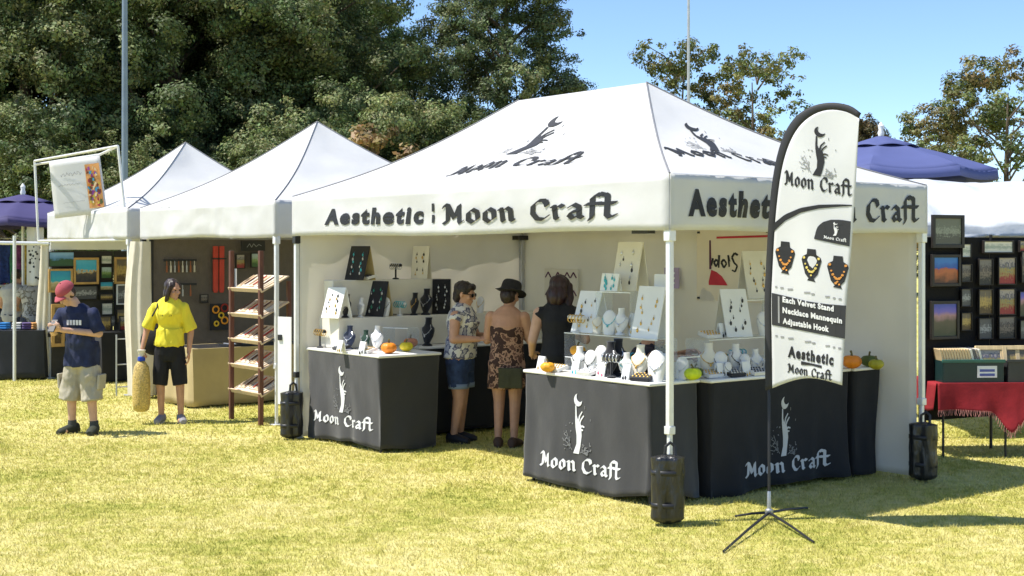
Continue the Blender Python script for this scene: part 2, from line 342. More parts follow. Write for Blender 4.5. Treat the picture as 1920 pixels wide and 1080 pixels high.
# ------------------------------------------------------------------ light poles
def pole(name, u, d, r0, H, label, m):
    o = thing(name, label, 'pole', (tx(u, d), d, 0)); MB().tube([(0, 0, 0), (0, 0, 3), (0, 0, H)], [r0, r0 * .9, r0 * .6], 14).build('shaft', m, o)
    MB().lathe([(r0 * 1.6, 0), (r0 * 1.6, .25), (r0 * 1.1, .3)], 14).build('base', m, o)
    a = MB().tube([(0, 0, H - .1), (.1, 0, H + .2), (1.2, 0, H + .35)], [r0 * .5, r0 * .4, r0 * .35], 8).box((1.4, 0, H + .33), (.55, .25, .1)); a.build('lamp_head', m, o)
pole('light_pole', 234, 31, .085, 11, 'blue grey light pole rising behind the left tents', pole_m)
pole('light_pole', 1291, 44, .06, 14, 'thin pale mast rising behind the printed tent roof', mat('pale_pole', (.5, .52, .54), .45, metal=.3))
# ------------------------------------------------------------------ lettering
def hull(pts):
    pts = sorted(set((round(x, 5), round(y, 5)) for x, y in pts))
    def half(ps):
        h = []
        for p in ps:
            while len(h) > 1 and (h[-1][0] - h[-2][0]) * (p[1] - h[-2][1]) - (h[-1][1] - h[-2][1]) * (p[0] - h[-2][0]) <= 0: h.pop()
            h.append(p)
        return h
    a, b = half(pts), half(pts[::-1]); return a[:-1] + b[:-1]
GLY = {'M': (.74, [[(-.02, .06), (.06, .02), (.12, .12), (.15, .72)], [(.0, .68), (.06, .78), (.16, .74), (.36, .22)], [(.36, .22), (.55, .74)], [(.55, .74), (.55, .1), (.6, .02), (.66, .07)]]),
       'o': (.46, [[(.2, .54), (.07, .42), (.05, .14), (.19, .02)], [(.2, .54), (.34, .44), (.35, .16), (.19, .02)]]),
       'n': (.5, [[(.0, .5), (.07, .5), (.08, .06), (.12, .02)], [(.09, .42), (.24, .54), (.35, .45), (.35, .07), (.42, .03)]]),
       'C': (.6, [[(.52, .62), (.44, .76), (.27, .76), (.1, .58), (.07, .28), (.2, .05), (.36, .02), (.52, .14)], [(.5, .72), (.52, .55)]]),
       'r': (.38, [[(.0, .5), (.07, .5), (.08, .06), (.14, .02)], [(.09, .4), (.22, .54), (.32, .48)]]),
       'a': (.48, [[(.05, .46), (.17, .55), (.32, .45), (.32, .08), (.41, .03)], [(.32, .3), (.12, .27), (.04, .14), (.13, .02), (.31, .12)]]),
       'f': (.34, [[(.36, .84), (.24, .9), (.13, .76), (.13, .06), (.06, -.06)], [(-.03, .53), (.34, .55)]]),
       't': (.4, [[(.06, .88), (.12, .82), (.12, .12), (.2, .02), (.34, .09)], [(-.05, .53), (.32, .55)], [(-.1, .92), (.1, .84)]]), ' ': (.3, [])}
def black_letter(txt):
    ps = []; x = 0; nw, na = .085, R(40); nib = [(sx * nw * math.cos(na) - sy * .014 * math.sin(na), sx * nw * math.sin(na) + sy * .014 * math.cos(na)) for sx in (-1, 1) for sy in (-1, 1)]
    for ch in txt:
        adv, st = GLY[ch]
        for l in st:
            for (ax, ay), (bx, by) in zip(l, l[1:]): ps.append(hull([(x + p[0] + q[0], p[1] + q[1]) for p in ((ax, ay), (bx, by)) for q in nib]))
        x += adv + .07
    x -= .07; return [[(px / x, py / .82) for px, py in p] for p in ps]       # width 1, capital height about 1
MOON = black_letter('Moon Craft'); MOON_A = [p for p in MOON if sum(q[0] for q in p) / len(p) < .505]; MOON_B = [p for p in MOON if p not in MOON_A]
def sans(txt, bold=.03, spacing=1.08, slant=0):
    cu = bpy.data.curves.new('t', 'FONT'); cu.body = txt; cu.size = 1; cu.offset = bold; cu.space_character = spacing; cu.resolution_u = 3
    o = bpy.data.objects.new('t', cu); COL.objects.link(o); bpy.context.view_layer.update()
    me = bpy.data.meshes.new_from_object(o.evaluated_get(bpy.context.evaluated_depsgraph_get())); bpy.data.objects.remove(o)
    ps = [[(me.vertices[i].co.x, me.vertices[i].co.y) for i in p.vertices] for p in me.polygons]; bpy.data.meshes.remove(me)
    xs = [q[0] for p in ps for q in p]; ys = [q[1] for p in ps for q in p]; x0, x1, y1 = min(xs), max(xs), max(ys)
    return [[((a - x0) / (x1 - x0) + slant * b / y1, b / y1) for a, b in p] for p in ps]
AEST = sans('Aesthetic', .055, 1.3, .012)
def arc(cx, cy, r, a0, a1, n): return [(cx + r * math.cos(a0 + (a1 - a0) * i / n), cy + r * math.sin(a0 + (a1 - a0) * i / n)) for i in range(n + 1)]
def stroke(pts, w0, w1=None):
    w1 = w1 or w0; ps = []; n = len(pts) - 1
    for i in range(n):
        (ax, ay), (bx, by) = pts[i], pts[i + 1]; l = math.hypot(bx - ax, by - ay) or 1; nx, ny = -(by - ay) / l, (bx - ax) / l
        u, v = (w0 + (w1 - w0) * i / n) / 2, (w0 + (w1 - w0) * (i + 1) / n) / 2
        ps.append([(ax + nx * u, ay + ny * u), (ax - nx * u, ay - ny * u), (bx - nx * v, by - ny * v), (bx + nx * v, by + ny * v)])
    return ps
def emblem():
    solid = [[(-.09, 0), (.06, 0), (.10, .13), (-.01, .16)], [(-.01, .16), (.10, .13), (.135, .30), (-.005, .30)], [(-.005, .30), (.135, .30), (.125, .40), (-.03, .42)],
             [(-.03, .42), (.125, .40), (.09, .51), (-.048, .54)], [(-.048, .54), (.03, .53), (-.012, .62), (-.05, .64)], [(-.05, .64), (-.012, .62), (-.016, .79), (-.045, .79)]]
    for f in ([(.03, .51), (.06, .62), (.13, .70)], [(.06, .49), (.10, .565), (.17, .635)], [(.08, .44), (.14, .465), (.2, .45)], [(.1, .4), (.17, .40)]): solid += stroke(f, .035, .022)
    A = arc(.03, .885, .105, R(105), R(357), 14); Bq = arc(.074, .939, .085, R(146), R(316), 14)
    for i in range(14): solid.append([A[i], A[i + 1], Bq[i + 1], Bq[i]])
    rg = random.Random(3); soft = []
    for i in range(34):
        l = rg.random() < .6; x = rg.uniform(-.34, -.1) if l else rg.uniform(.15, .36); y = rg.uniform(.02, .55) if l else rg.uniform(.0, .75 if rg.random() < .25 else .16)
        r = rg.uniform(.006, .016)
        soft.append(arc(x, y, r, 0, 2 * PI * 5 / 6, 5) if rg.random() < .55 else stroke([(x, y), (x + rg.uniform(-.06, .06), y + rg.uniform(.02, .07))], .012)[0])
    for l in ([(-.12, .05), (-.2, .14), (-.3, .2)], [(-.16, .1), (-.2, .24), (-.26, .36)], [(-.2, .14), (-.24, .1), (-.33, .12)], [(-.24, .26), (-.32, .3)], [(.1, .02), (.22, .08), (.36, .07)], [(.2, .07), (.28, .13)], [(.14, .04), (.22, .02), (.3, .02)]): soft += stroke(l, .011)
    return solid, soft
EMB, EMBSOFT = emblem()
def put(name, polys, fn, m, parent, th=.0012, lift=.004, step=.00006, kind=None, mb=None):
    """prints each polygon as a thin raised sheet on the surface fn(x, y, height)"""
    if polys is MOON:                             # one part per word
        for word in (MOON_A, MOON_B): put(name, word, fn, m, parent, th, lift, step)
        return
    out = mb or MB()
    for i, p in enumerate(polys): out.prism(p, th + step * (i % 23), lambda x, y, z: fn(x, y, lift + z))
    return out.build(name, m, parent, smooth=0) if not mb else None
def surf(P):                                    # P(x,y)->point; lifted along the surface normal
    def fn(x, y, h):
        p = P(x, y); e = 1e-3; n = (P(x + e, y) - p).cross(P(x, y + e) - p)
        n = n.normalized() if n.length > 0 else Vector((0, 0, 1)); return p + n * h
    return fn

# ------------------------------------------------------------------ canopy tents
TR = PI / 2 - .910; BX, BY = 1.127, 9.735
def T(x, y, z=0):                               # tent frame -> world
    return Vector((BX + x * math.cos(TR) - y * math.sin(TR), BY + x * math.sin(TR) + y * math.cos(TR), z))
def canopy(o, W, L, H, Hp, r0, zb, seed, wr=.012, legs=True):
    zf = lambda q: H + (Hp - H) * (q - .10 * math.sin(PI * q))
    def wob(x, y, z, k): return Vector((0, 0, k * noise.noise((x * 1.1 + seed, y * 1.1, z)) ))
    def left(u, q): return Vector((q * W / 2, u * L + q * (L * r0 + u * L * (1 - 2 * r0) - u * L), zf(q)))
    def right_(u, q): return Vector((u * W + q * (W / 2 - u * W), q * L * r0, zf(q)))
    def back(u, q): p = left(u, q); return Vector((W - p.x, p.y, p.z))
    def far(u, q): p = right_(u, q); return Vector((p.x, L - p.y, p.z))
    def sag(fn):
        def g(u, q):
            p = fn(u, q); k = math.sin(PI * u) * math.sin(PI * q) if 0 < u < 1 else 0
            return p + wob(p.x, p.y, p.z, .10 * k) + Vector((0, 0, -.03 * k + .010 * math.sin(q * 26 + 4 * u + seed) * (1 - q) * k))
        return g
    mb = MB()
    for fn, nu in ((left, 60), (back, 36), (right_, 40), (far, 24)): mb.grid(sag(fn), nu * 2, 60)
    mb.build('roof', canopy_m, o, smooth=60, solid=.003)
    per = [(0, 0, L), (0, L, L)]; val = MB()
    def edge(p0, p1, off):
        def g(u, q):
            x = p0[0] + (p1[0] - p0[0]) * u; y = p0[1] + (p1[1] - p0[1]) * u
            k = math.sin(PI * u) ** .5 if 0 < u < 1 else 0; bul = (.016 * math.sin(u * 15 + seed) * q + .022 * noise.noise((u * 8, q * 1.5 + u * 3, seed)) + .012 * noise.noise((u * 26, q * 3 - u * 9, seed))) * k
            z = H + .002 - q * (H - zb) - (1 - q) * .006 * k + q * .012 * math.sin(u * 7 + seed) * k
            return Vector((x + off[0] * (.004 + bul), y + off[1] * (.004 + bul), z))
        val.grid(g, 60, 8); return g
    gl = edge((0, 0), (0, L), (-1, 0)); gr = edge((0, 0), (W, 0), (0, -1)); edge((W, 0), (W, L), (1, 0)); edge((0, L), (W, L), (0, 1))
    val.build('valance', canopy_m, o, smooth=60, solid=.003)
    for fn, u in ((left, 0), (left, 1), (back, 0), (back, 1)):
        MB().tube([fn(u, q / 14) + Vector((0, 0, .004)) for q in range(15)], .0075, 6).build('seam', seam_m, o)
    fr = MB()
    for i in range(4): # scissor bars under the eaves
        a, b_ = [((.03, .03), (.03, L - .03)), ((.03, .03), (W - .03, .03)), ((W - .03, .03), (W - .03, L - .03)), ((.03, L - .03), (W - .03, L - .03))][i]
        n_ = 4
        for k in range(n_):
            p = [a[j] + (b_[j] - a[j]) * k / n_ for j in (0, 1)]; q_ = [a[j] + (b_[j] - a[j]) * (k + 1) / n_ for j in (0, 1)]
            fr.tube([(p[0], p[1], 2.12), (q_[0], q_[1], 2.42)], .011, 6); fr.tube([(p[0], p[1] + .02, 2.42), (q_[0], q_[1] + .02, 2.12)], .011, 6)
    for c_ in ((0, 0), (W, 0), (0, L), (W, L)):
        q_ = (W / 2, L * r0 if c_[1] == 0 else L * (1 - r0)); fr.tube([(abs(c_[0] - .05), abs(c_[1] - .05), 2.36), ((c_[0] + q_[0]) / 2, (c_[1] + q_[1]) / 2, (H + Hp) / 2 - .2), (q_[0], q_[1], Hp - .22)], .014, 6)
    fr.build('frame', steel_m, o)
    if legs:
        for c_ in ((.03, .03), (W - .03, .03), (.03, L - .03), (W - .03, L - .03)):
            lg = MB(); lg.box((c_[0], c_[1], 1.55), (.044, .044, 1.84)); lg.box((c_[0], c_[1], .45), (.033, .033, .86)); lg.box((c_[0], c_[1], .012), (.11, .11, .016))
            l_ = lg.build('leg', alu_m, o, bevel=.006, smooth=30); 
            for z_, s3 in ((.66, (.06, .06, .06)), (2.06, (.066, .066, .09))): s_ = MB(); s_.box((c_[0], c_[1], z_), s3); s_.build('slider', plastic_m if c_[1] > 1 else alu_m, l_, bevel=.006)
    return sag(left), sag(right_), gl, gr
o = thing('canopy_tent', 'large white canopy tent printed with black lettering and hand emblem', 'tent', (BX, BY, 0), TR)
W1, L1 = 3.05, 5.54
lf, rf, gl, gr = canopy(o, W1, L1, 2.5, 3.443, 1 / 3, 2.09, 1.)

# roof prints: text coordinates (0..1, 0..1) -> panel

def panelL(yy, q):                              # physical y on the left panel at height fraction q
    y0, y1 = q * L1 / 3, L1 - q * L1 / 3; return lf((yy - y0) / (y1 - y0), q)
def panelR(xx, q):
    x0, x1 = q * W1 / 2, W1 - q * W1 / 2; return rf((xx - x0) / (x1 - x0), q)
put('lettering', MOON, surf(lambda x, y: panelL(3.27 - 1.70 * x, .235 + .125 * y + .035 * x)), inkgrey_m, o, lift=.006)
eL = surf(lambda x, y: panelL(2.66 - .98 * x + .10 * (y - .4), .40 + .42 * y))
put('emblem', EMB, eL, inkgrey_m, o, lift=.006); put('emblem', EMBSOFT, eL, mat('grey_ink', (.28, .28, .28), .7), o, lift=.006)
put('lettering', MOON, surf(lambda x, y: panelR(.56 + 1.14 * x, .245 + .11 * y - .085 * x)), inkgrey_m, o, lift=.006)
eR = surf(lambda x, y: panelR(1.05 + .72 * x + .36 * y, .30 + .37 * y))
put('emblem', EMB, eR, inkgrey_m, o, lift=.006); put('emblem', EMBSOFT, eR, MATS['grey_ink'], o, lift=.006)
vL = lambda x0, x1, z0, z1: (lambda x, y, h: gl((x0 + (x1 - x0) * x) / L1, (2.5 - z0 - (z1 - z0) * y) / .41) + Vector((-h - .005, 0, 0)))
vR = lambda x0, x1, z0, z1: (lambda x, y, h: gr((x0 + (x1 - x0) * x) / W1, (2.5 - z0 - (z1 - z0) * y) / .41) + Vector((0, -h - .005, 0)))
put('lettering', AEST, vL(4.84, 3.14, 2.205, 2.355), ink_m, o); put('lettering', MOON, vL(2.78, .53, 2.19, 2.36), ink_m, o)
put('lettering', [[(0, 0), (1, 0), (1, .42), (0, .42)], [(0, .58), (1, .58), (1, 1), (0, 1)]], vL(2.985, 2.945, 2.2, 2.37), ink_m, o)
put('lettering', AEST, vR(.17, 1.23, 2.205, 2.395), ink_m, o); put('lettering', MOON, vR(1.42, 2.92, 2.185, 2.375), ink_m, o)
put('lettering', [[(0, 0), (1, 0), (1, .42), (0, .42)], [(0, .58), (1, .58), (1, 1), (0, 1)]], vR(1.3, 1.33, 2.2, 2.38), ink_m, o)
def sidewall(p0, p1, zt, off, seed, z0=.02):
    d = Vector((p1[0] - p0[0], p1[1] - p0[1], 0)); L_ = d.length; d.normalize(); nrm = Vector((off[0], off[1], 0))
    def g(u, q):
        z = zt - q * (zt - z0); k = math.sin(PI * min(1, max(0, u)))
        fold = .11 * k * (noise.noise((u * L_ * 1.1 + seed, z * .9 - u * L_ * .8, 0)) + .5 * abs(noise.noise((u * L_ * 1.6 - z * 1.3, seed, 3)))) - .05 * abs(math.sin((u * L_ - (zt - z) * .75) * 2.1 + seed)) * k + .03 * abs(math.sin((u * L_ * 1.3 + (zt - z) * .9) * 2.7 + seed)) * k * q
        return Vector((p0[0], p0[1], 0)) + d * (u * L_) + nrm * fold + Vector((0, 0, z))
    return MB().grid(g, 60, 40)
sidewall((.05, L1 - .06), (W1 - .05, L1 - .06), 2.46, (0, 1), 2.).build('side_wall', wall_m, o, smooth=60, solid=.002)
sidewall((W1 - .06, .06), (W1 - .06, L1 - .05), 2.46, (1, 0), 5.).build('side_wall', wall_m, o, smooth=60, solid=.002)
mid = MB(); mid.box((W1 - .12, L1 - .12, 1.05), (.05, .05, 2.06)); mid.build('pole', steel_m, o, bevel=.005)
jn = MB(); jn.box((W1 - .12, L1 - .12, 2.09), (.2, .1, .05)); jn.box((1.0, .12, 2.13), (.16, .06, .05)); jn.box((.12, .4, 2.1), (.07, .18, .05)); jn.build('bracket', plastic_m, o)
# the two smaller tents at left
TR2 = math.atan2(17.87 - 15.03, -4.8 + 2.59) - PI / 2
o2 = thing('canopy_tent', 'plain white pointed canopy tent left of the printed tent', 'tent', (-2.62, 15.08, 0), TR2); canopy(o2, 3.2, 3.75, 2.5, 3.60, .5, 2.09, 4.)
o3 = thing('canopy_tent', 'farthest small white pointed canopy tent above the paintings', 'tent', (-5.12, 18.15, 0), TR); canopy(o3, 3.05, 3.1, 2.5, 3.55, .5, 2.09, 7.)

# ------------------------------------------------------------------ leg weight bags
def weight_bag(u, v, label, first=[]):
    p = ground(u, v)
    if not first:
        o = thing('weight_bag', label, 'weight bag', p, 0, 'black weight bags on the tent legs')
        rg = []
        for i in range(26):
            q = i / 25; z = .012 + .49 * q; k = min(1, (q / .06) ** .5 if q < .06 else 1, ((1 - q) / .035) ** .5 if q > .965 else 1); k = max(k, .3)
            rg.append([(.118 * k * math.cos(a) * (1 + .07 * noise.noise((math.cos(a) * 2, z * 9, 1))), (.088 * k * math.sin(a)) * (1 - .34 * math.exp(-(math.cos(a) / .22) ** 2)) * (1 + .14 * noise.noise((math.cos(a) * 7, math.sin(a) * 7, z * 5)) + .06 * math.sin(a * 9 + z * 8)), z) for a in (2 * PI * j / 40 for j in range(40))])
        MB().loft(rg).build('body', bag_m, o, smooth=70)
        for z in (.13, .36):
            mb = MB().loft([[(.121 * math.cos(a), .085 * math.sin(a), z + dz) for a in (2 * PI * j / 24 for j in range(24))] for dz in (0, .035)], caps=False); mb.build('strap', plastic_m, o, solid=.004)
        h = MB().tube([(-.02, 0, .49), (-.015, .0, .56), (.02, .02, .585), (.05, .02, .56), (.055, 0, .49)], .012, 7); h.build('handle', plastic_m, o)
        first.append(o); return o
    o = copy_tree(first[0]); o.location = p; o['label'] = label; return o
weight_bag(1252, 985, 'black weight bag strapped to the nearest tent leg in front of the grey tables')
weight_bag(547, 824, 'black weight bag at the leg left of the logo covered left table').rotation_euler.z = .5
weight_bag(1731, 903, 'black weight bag at the right rear leg beside the red cloth table').rotation_euler.z = -.6

# ------------------------------------------------------------------ cloth covered counters
def counter(name, label, x0, x1, y0, y1, m, seed, logo=None, side=None, rc=.045, flare=.05, hem=.05, top=.94, leg=None, group=None, ink=None):
    """box shaped stretch cover in the tent frame; side 'L' faces -x, 'R' faces -y"""
    o = thing(name, label, 'table', T((x0 + x1) / 2, (y0 + y1) / 2), TR, group)
    hx, hy = (x1 - x0) / 2, (y1 - y0) / 2; seg = []
    for cx, cy, a0 in ((hx - rc, hy - rc, 0), (-hx + rc, hy - rc, 90), (-hx + rc, -hy + rc, 180), (hx - rc, -hy + rc, 270)):
        for k in range(7): seg.append((cx + rc * math.cos(R(a0 + 15 * k)), cy + rc * math.sin(R(a0 + 15 * k)), math.cos(R(a0 + 15 * k)), math.sin(R(a0 + 15 * k))))
    ring = []
    for i in range(len(seg)):
        p, q = seg[i], seg[(i + 1) % len(seg)]; L_ = math.hypot(q[0] - p[0], q[1] - p[1]); n = max(1, int(L_ / .045))
        for k in range(n): f = k / n; ring.append(tuple(p[j] + (q[j] - p[j]) * f for j in range(4)))
    zt = top - .028
    def off(px, py, q):
        fold = noise.noise((px * 3.2 + seed, py * 3.2, q * .7)) * .5 + noise.noise((px * 7 + seed, py * 7, q * 1.5)) * .22
        wv = math.sin((px + py) * 9 + seed) * .5 + math.sin((px - py) * 6.3 + seed * 2) * .5
        return q * flare + q ** 1.3 * (.13 * fold + .024 * wv) - .014 * math.sin(PI * q) + .006 * noise.noise((px * 9, py * 9, q * 6 + seed))
    def pt(r_, q):
        d = off(r_[0], r_[1], q); zb = hem * (.8 + 1.7 * noise.noise((r_[0] * 1.7 + seed * 2, r_[1] * 1.7, 5))) ; zb = max(.006, zb)
        return (r_[0] + r_[2] * d, r_[1] + r_[3] * d, zt - q * (zt - zb))
    rows = [[(r_[0] * .97, r_[1] * .97, zt + .002) for r_ in ring]] + [[pt(r_, q / 16) for r_ in ring] for q in range(17)]
    c = MB().loft(rows, caps=False); c.build('tablecloth', m, o, smooth=70, solid=.004)
    tp = MB(); tp.box((0, 0, top - .012), (hx * 2 + .012, hy * 2 + .012, .026)); tp.build('tabletop', whitetop_m, o, bevel=.008)
    for sx in (-1, 1):
        for sy in (-1, 1): MB().tube([(sx * (hx - .06), sy * (hy - .06), 0), (sx * (hx - .1), sy * (hy - .1), top - .05)], .014, 8).build('leg', plastic_m, o)
    def face(a, z):                              # point on the printed side at along-coordinate a
        q = (zt - z) / (zt - .02); q = min(1, max(0, q))
        return Vector((-hx - off(-hx, -a, q), -a, z)) if side == 'L' else Vector((a, -hy - off(a, -hy, q), z))
    if logo:
        a0, a1, z0, z1, ec, e0, e1 = logo; s_ = surf(lambda x, y: face(a0 + (a1 - a0) * x, z0 + (z1 - z0) * y))
        ink = ink or whiteink_m; soft = mat('pale_grey_ink', (.2, .2, .2), .7)
        put('lettering', MOON, s_, ink, o, lift=.0035); e_ = surf(lambda x, y: face(ec + (e1 - e0) * x * .95, e0 + (e1 - e0) * y))
        put('emblem', EMB, e_, ink, o, lift=.0035); put('emblem', EMBSOFT, e_, soft, o, lift=.0035)
    return o
counter('counter_table', 'grey covered corner table with white emblem behind the nearest tent leg', .3, .83, .52, 2.06, cloth_m, 1.3, (1.29 - 1.80, 1.29 - .84, .165, .285, 1.29 - 1.36, .31, .80), 'L', flare=.03, hem=.055)
counter('counter_table', 'black covered table with grey emblem behind the feather flag', .86, 2.56, .42, 1.02, blackcloth_m, 4.1, (1.26 - 1.71, 2.29 - 1.71, .14, .26, 1.72 - 1.71, .27, .76), 'R', flare=.0, hem=.03, ink=mat('greyed_ink', (.55, .55, .55), .6, var=.04))
counter('counter_table', 'plain black covered table at the right end beside the tent leg', 2.59, 2.97, .40, 1.6, blackcloth_m, 6.6, flare=.0, hem=.03)
counter('counter_table', 'grey covered left table with white emblem beside the striped shoppers', .12, .84, 4.06, 5.46, cloth_m, 8.2, (4.76 - 5.31, 4.76 - 4.22, .2, .31, 4.76 - 4.78, .33, .80), 'L', flare=.0, hem=.05)
counter('counter_table', 'long black covered table behind the two shoppers in the tent', .87, 2.9, 4.75, 5.3, blackcloth_m, 9.7, flare=.0, hem=.03)

# ------------------------------------------------------------------ feather flag
FD = 9.85; FX = (1442 - 960) * FD / F; FPH = R(-36)
o = thing('feather_flag', 'tall white feather flag printed in black standing on the grass', 'flag', (FX, FD, 0), FPH)
kpx = FD / F
def fp(u, v):                                   # photo column/row -> along the flag, height
    k = (u - 2 - 960) / F; x = (k * FD - FX) / (math.cos(FPH) - k * math.sin(FPH)); return (x, CH - (v - V0) * (FD + x * math.sin(FPH)) / F)
def rip(x, z): return .022 * math.sin(x * 7 + z * 1.3) * min(1, max(0, x) * 3) + .012 * noise.noise((x * 4, z * 2.2, 3))
def fl(u, v, h=0): x, z = fp(u, v); return Vector((x, rip(x, z) - h, z))
def rounded(pl, n=6):                           # smooth curve through the outline points
    out = []
    for i in range(len(pl) - 1):
        a, b, c, d = pl[max(i - 1, 0)], pl[i], pl[i + 1], pl[min(i + 2, len(pl) - 1)]
        for k in range(n): t = k / n; out.append(tuple(.5 * (2 * b[j] + (c[j] - a[j]) * t + (2 * a[j] - 5 * b[j] + 4 * c[j] - d[j]) * t * t + (3 * b[j] - a[j] - 3 * c[j] + d[j]) * t ** 3) for j in (0, 1)))
    return out + [pl[-1]]
def lerp_poly(pl, t):
    d = [0]
    for a, b in zip(pl, pl[1:]): d.append(d[-1] + math.hypot(b[0] - a[0], b[1] - a[1]))
    t *= d[-1]
    for i in range(len(pl) - 1):
        if t <= d[i + 1] + 1e-9: f = (t - d[i]) / (d[i + 1] - d[i]); return tuple(pl[i][k] + (pl[i + 1][k] - pl[i][k]) * f for k in (0, 1))
    return pl[-1]
inner = [(1450, 728), (1449, 560), (1455, 430), (1464, 345), (1478, 285), (1498, 243), (1524, 217), (1553, 206), (1585, 209), (1611, 222)]
outer = [(1437, 732), (1436, 560), (1442, 430), (1450, 340), (1465, 272), (1487, 228), (1518, 202), (1555, 192), (1592, 197), (1615, 212)]
inner, outer = rounded(inner), rounded(outer)
right_e = [(1583, 722), (1590, 560), (1598, 450), (1605, 340), (1611, 226), (1611.5, 222)]
mb = MB()
def fg(u, q):
    a, b_ = lerp_poly(inner, q), lerp_poly(right_e, q); p = (a[0] + (b_[0] - a[0]) * u, a[1] + (b_[1] - a[1]) * u)
    return fl(p[0], p[1] - (16 * math.sin(PI * u) * (1 - q) ** 6), 0)
mb.grid(fg, 24, 70); mb.build('banner', mat('flag_fabric', (.78, .78, .78), .7, var=.02, trans=.3), o, smooth=60, solid=.002)
def sg(u, q): a, b_ = lerp_poly(outer, q), lerp_poly(inner, q); return fl(a[0] + (b_[0] - a[0]) * u, a[1] + (b_[1] - a[1]) * u, .008 * math.sin(PI * u))
mb = MB(); mb.grid(sg, 4, 70); mb.build('sleeve', mat('black_sleeve', (.028, .028, .03), .7), o, smooth=60, solid=.003)
MB().tube([(0, .0, .03), (0, .0, .9)] + [tuple(fl(a[0] + 5, a[1] + 3, -.012)) for a in (lerp_poly(outer, k / 30) for k in range(0, 29))], [.011] * 2 + [.009] * 29, 8).build('pole', plastic_m, o)
base = MB()
for (u, v) in ((1356, 1038), (1526, 1020), (1514, 955), (1378, 971)):
    p = ground(u, v) - Vector((FX, FD, 0)); p = Matrix.Rotation(-FPH, 3, 'Z') @ p; base = MB()
    base.tube([(0, 0, .055), tuple(p * .5 + Vector((0, 0, .04))), (p.x, p.y, .012)], [.011, .009, .008], 8); base.build('foot', plastic_m, o)
MB().lathe([(.024, .03), (.03, .045), (.03, .075), (.016, .085), (.014, .2), (.011, .21)], 14).build('hub', steel_m, o)
def strip(top, bot, n, m):                      # splits a band into small cells that follow the cloth
    out = []
    for i in range(n):
        for j in range(m):
            c = [];
            for di, dj in ((0, 0), (1, 0), (1, 1), (0, 1)): t, b_ = lerp_poly(top, (i + di) / n), lerp_poly(bot, (i + di) / n); f = (j + dj) / m; c.append((t[0] + (b_[0] - t[0]) * f, t[1] + (b_[1] - t[1]) * f))
            out.append(c)
    return out
flp = lambda u, v, h: fl(u, v, h)
SH = .18
def fbox(u0, v0, uw, vh): return lambda x, y, h: fl(u0 + uw * x, v0 - vh * y + SH * uw * x, h)
put('lettering', MOON, fbox(1476, 346, 122, 27), ink_m, o)
fe = lambda x, y, h: fl(1536 + 92 * x, 330 - 94 * y + SH * 92 * x, h)
put('emblem', EMB, fe, ink_m, o); put('emblem', EMBSOFT, fe, MATS['grey_ink'], o)
sw = [(1452, 420), (1475, 402), (1505, 390), (1540, 384), (1575, 383), (1598, 384)]; sb = [(1451, 436), (1475, 414), (1505, 399), (1540, 391), (1575, 387.5), (1598, 386)]
put('swoosh', strip(sw, sb, 24, 2), lambda u, v, h: fl(u, v, h), ink_m, o)
put('badge', strip([(1531, 446), (1536, 427), (1545, 417), (1560, 412), (1578, 412), (1596, 415)], [(1531, 448), (1544, 451), (1557, 454), (1570, 457), (1582, 459.5), (1594, 462)], 12, 5), flp, inkgrey_m, o)
put('emblem', EMB, lambda x, y, h: fl(1568 + 36 * x, 442 - 26 * y, h), whiteink_m, o, lift=.008)
put('lettering', MOON, fbox(1549, 447, 40, 6), whiteink_m, o, lift=.008)
for k, (cu, cv) in enumerate(((1475, 482), (1526, 496), (1574, 509))):
    sil = [(-8, 30), (8, 32), (5, 26), (12, 18), (19, -8), (17, -14), (9, -19), (8, -29), (-8, -29), (-9, -19), (-17, -14), (-19, -8), (-12, 18), (-5, 26)]
    put('bust_picture', [[(cu + a, cv + b_ + .1 * a) for a, b_ in q] for q in ([sil[0], sil[1], sil[2], sil[13]], [sil[2], sil[3], sil[12], sil[13]], [sil[3], sil[4], sil[11], sil[12]], [sil[4], sil[5], sil[10], sil[11]], [sil[5], sil[6], sil[9], sil[10]], [sil[6], sil[7], sil[8], sil[9]])], flp, ink_m, o)
    dots = [(-14 + 28 * i / 10, -12 + 26 * (1 - ((i - 5) / 5) ** 2) ** .8) for i in range(11)] + ([(0, 19), (-3, 22), (3, 24)] if k != 1 else [(0, 20)])
    mb1 = [arc(cu + a, cv + b_ + .1 * a, 1.9 if i % 2 else 2.6, 0, 2 * PI * 5 / 6, 5) for i, (a, b_) in enumerate(dots)]
    put('necklace_picture', mb1, flp, mat('amber_ink', (.62, .26, .05), .6, var=.3, scale=90) if k != 1 else mat('yellow_ink', (.62, .48, .12), .6, var=.3, scale=90), o, lift=.008)
band = strip([(1450, 549), (1485, 557), (1520, 565), (1555, 570), (1589.5, 573)], [(1450, 609), (1485, 615.5), (1520, 622), (1555, 628.5), (1588, 635)], 16, 8)
put('band', band, flp, inkgrey_m, o)
put('lettering', [[(1462, 555), (1465, 556), (1465, 606), (1462, 605)]], flp, MATS['grey_ink'], o, lift=.008)
for tx_, u0, v0_, uw in (('Each Velvet Stand', 1471, 566, 97), ('Necklace Mannequin', 1471, 586, 112), ('Adjustable Hook', 1471, 606, 88)): put('lettering', sans(tx_, .045, 1.12), fbox(u0, v0_, uw, 10.5), whiteink_m, o, lift=.008)
put('lettering', AEST, fbox(1479, 668, 88, 20), ink_m, o); put('lettering', MOON, fbox(1479, 698, 86, 17), ink_m, o)
put('lettering', [[(1504, 677), (1545, 685), (1545, 690), (1525, 685), (1504, 684)]], flp, ink_m, o)
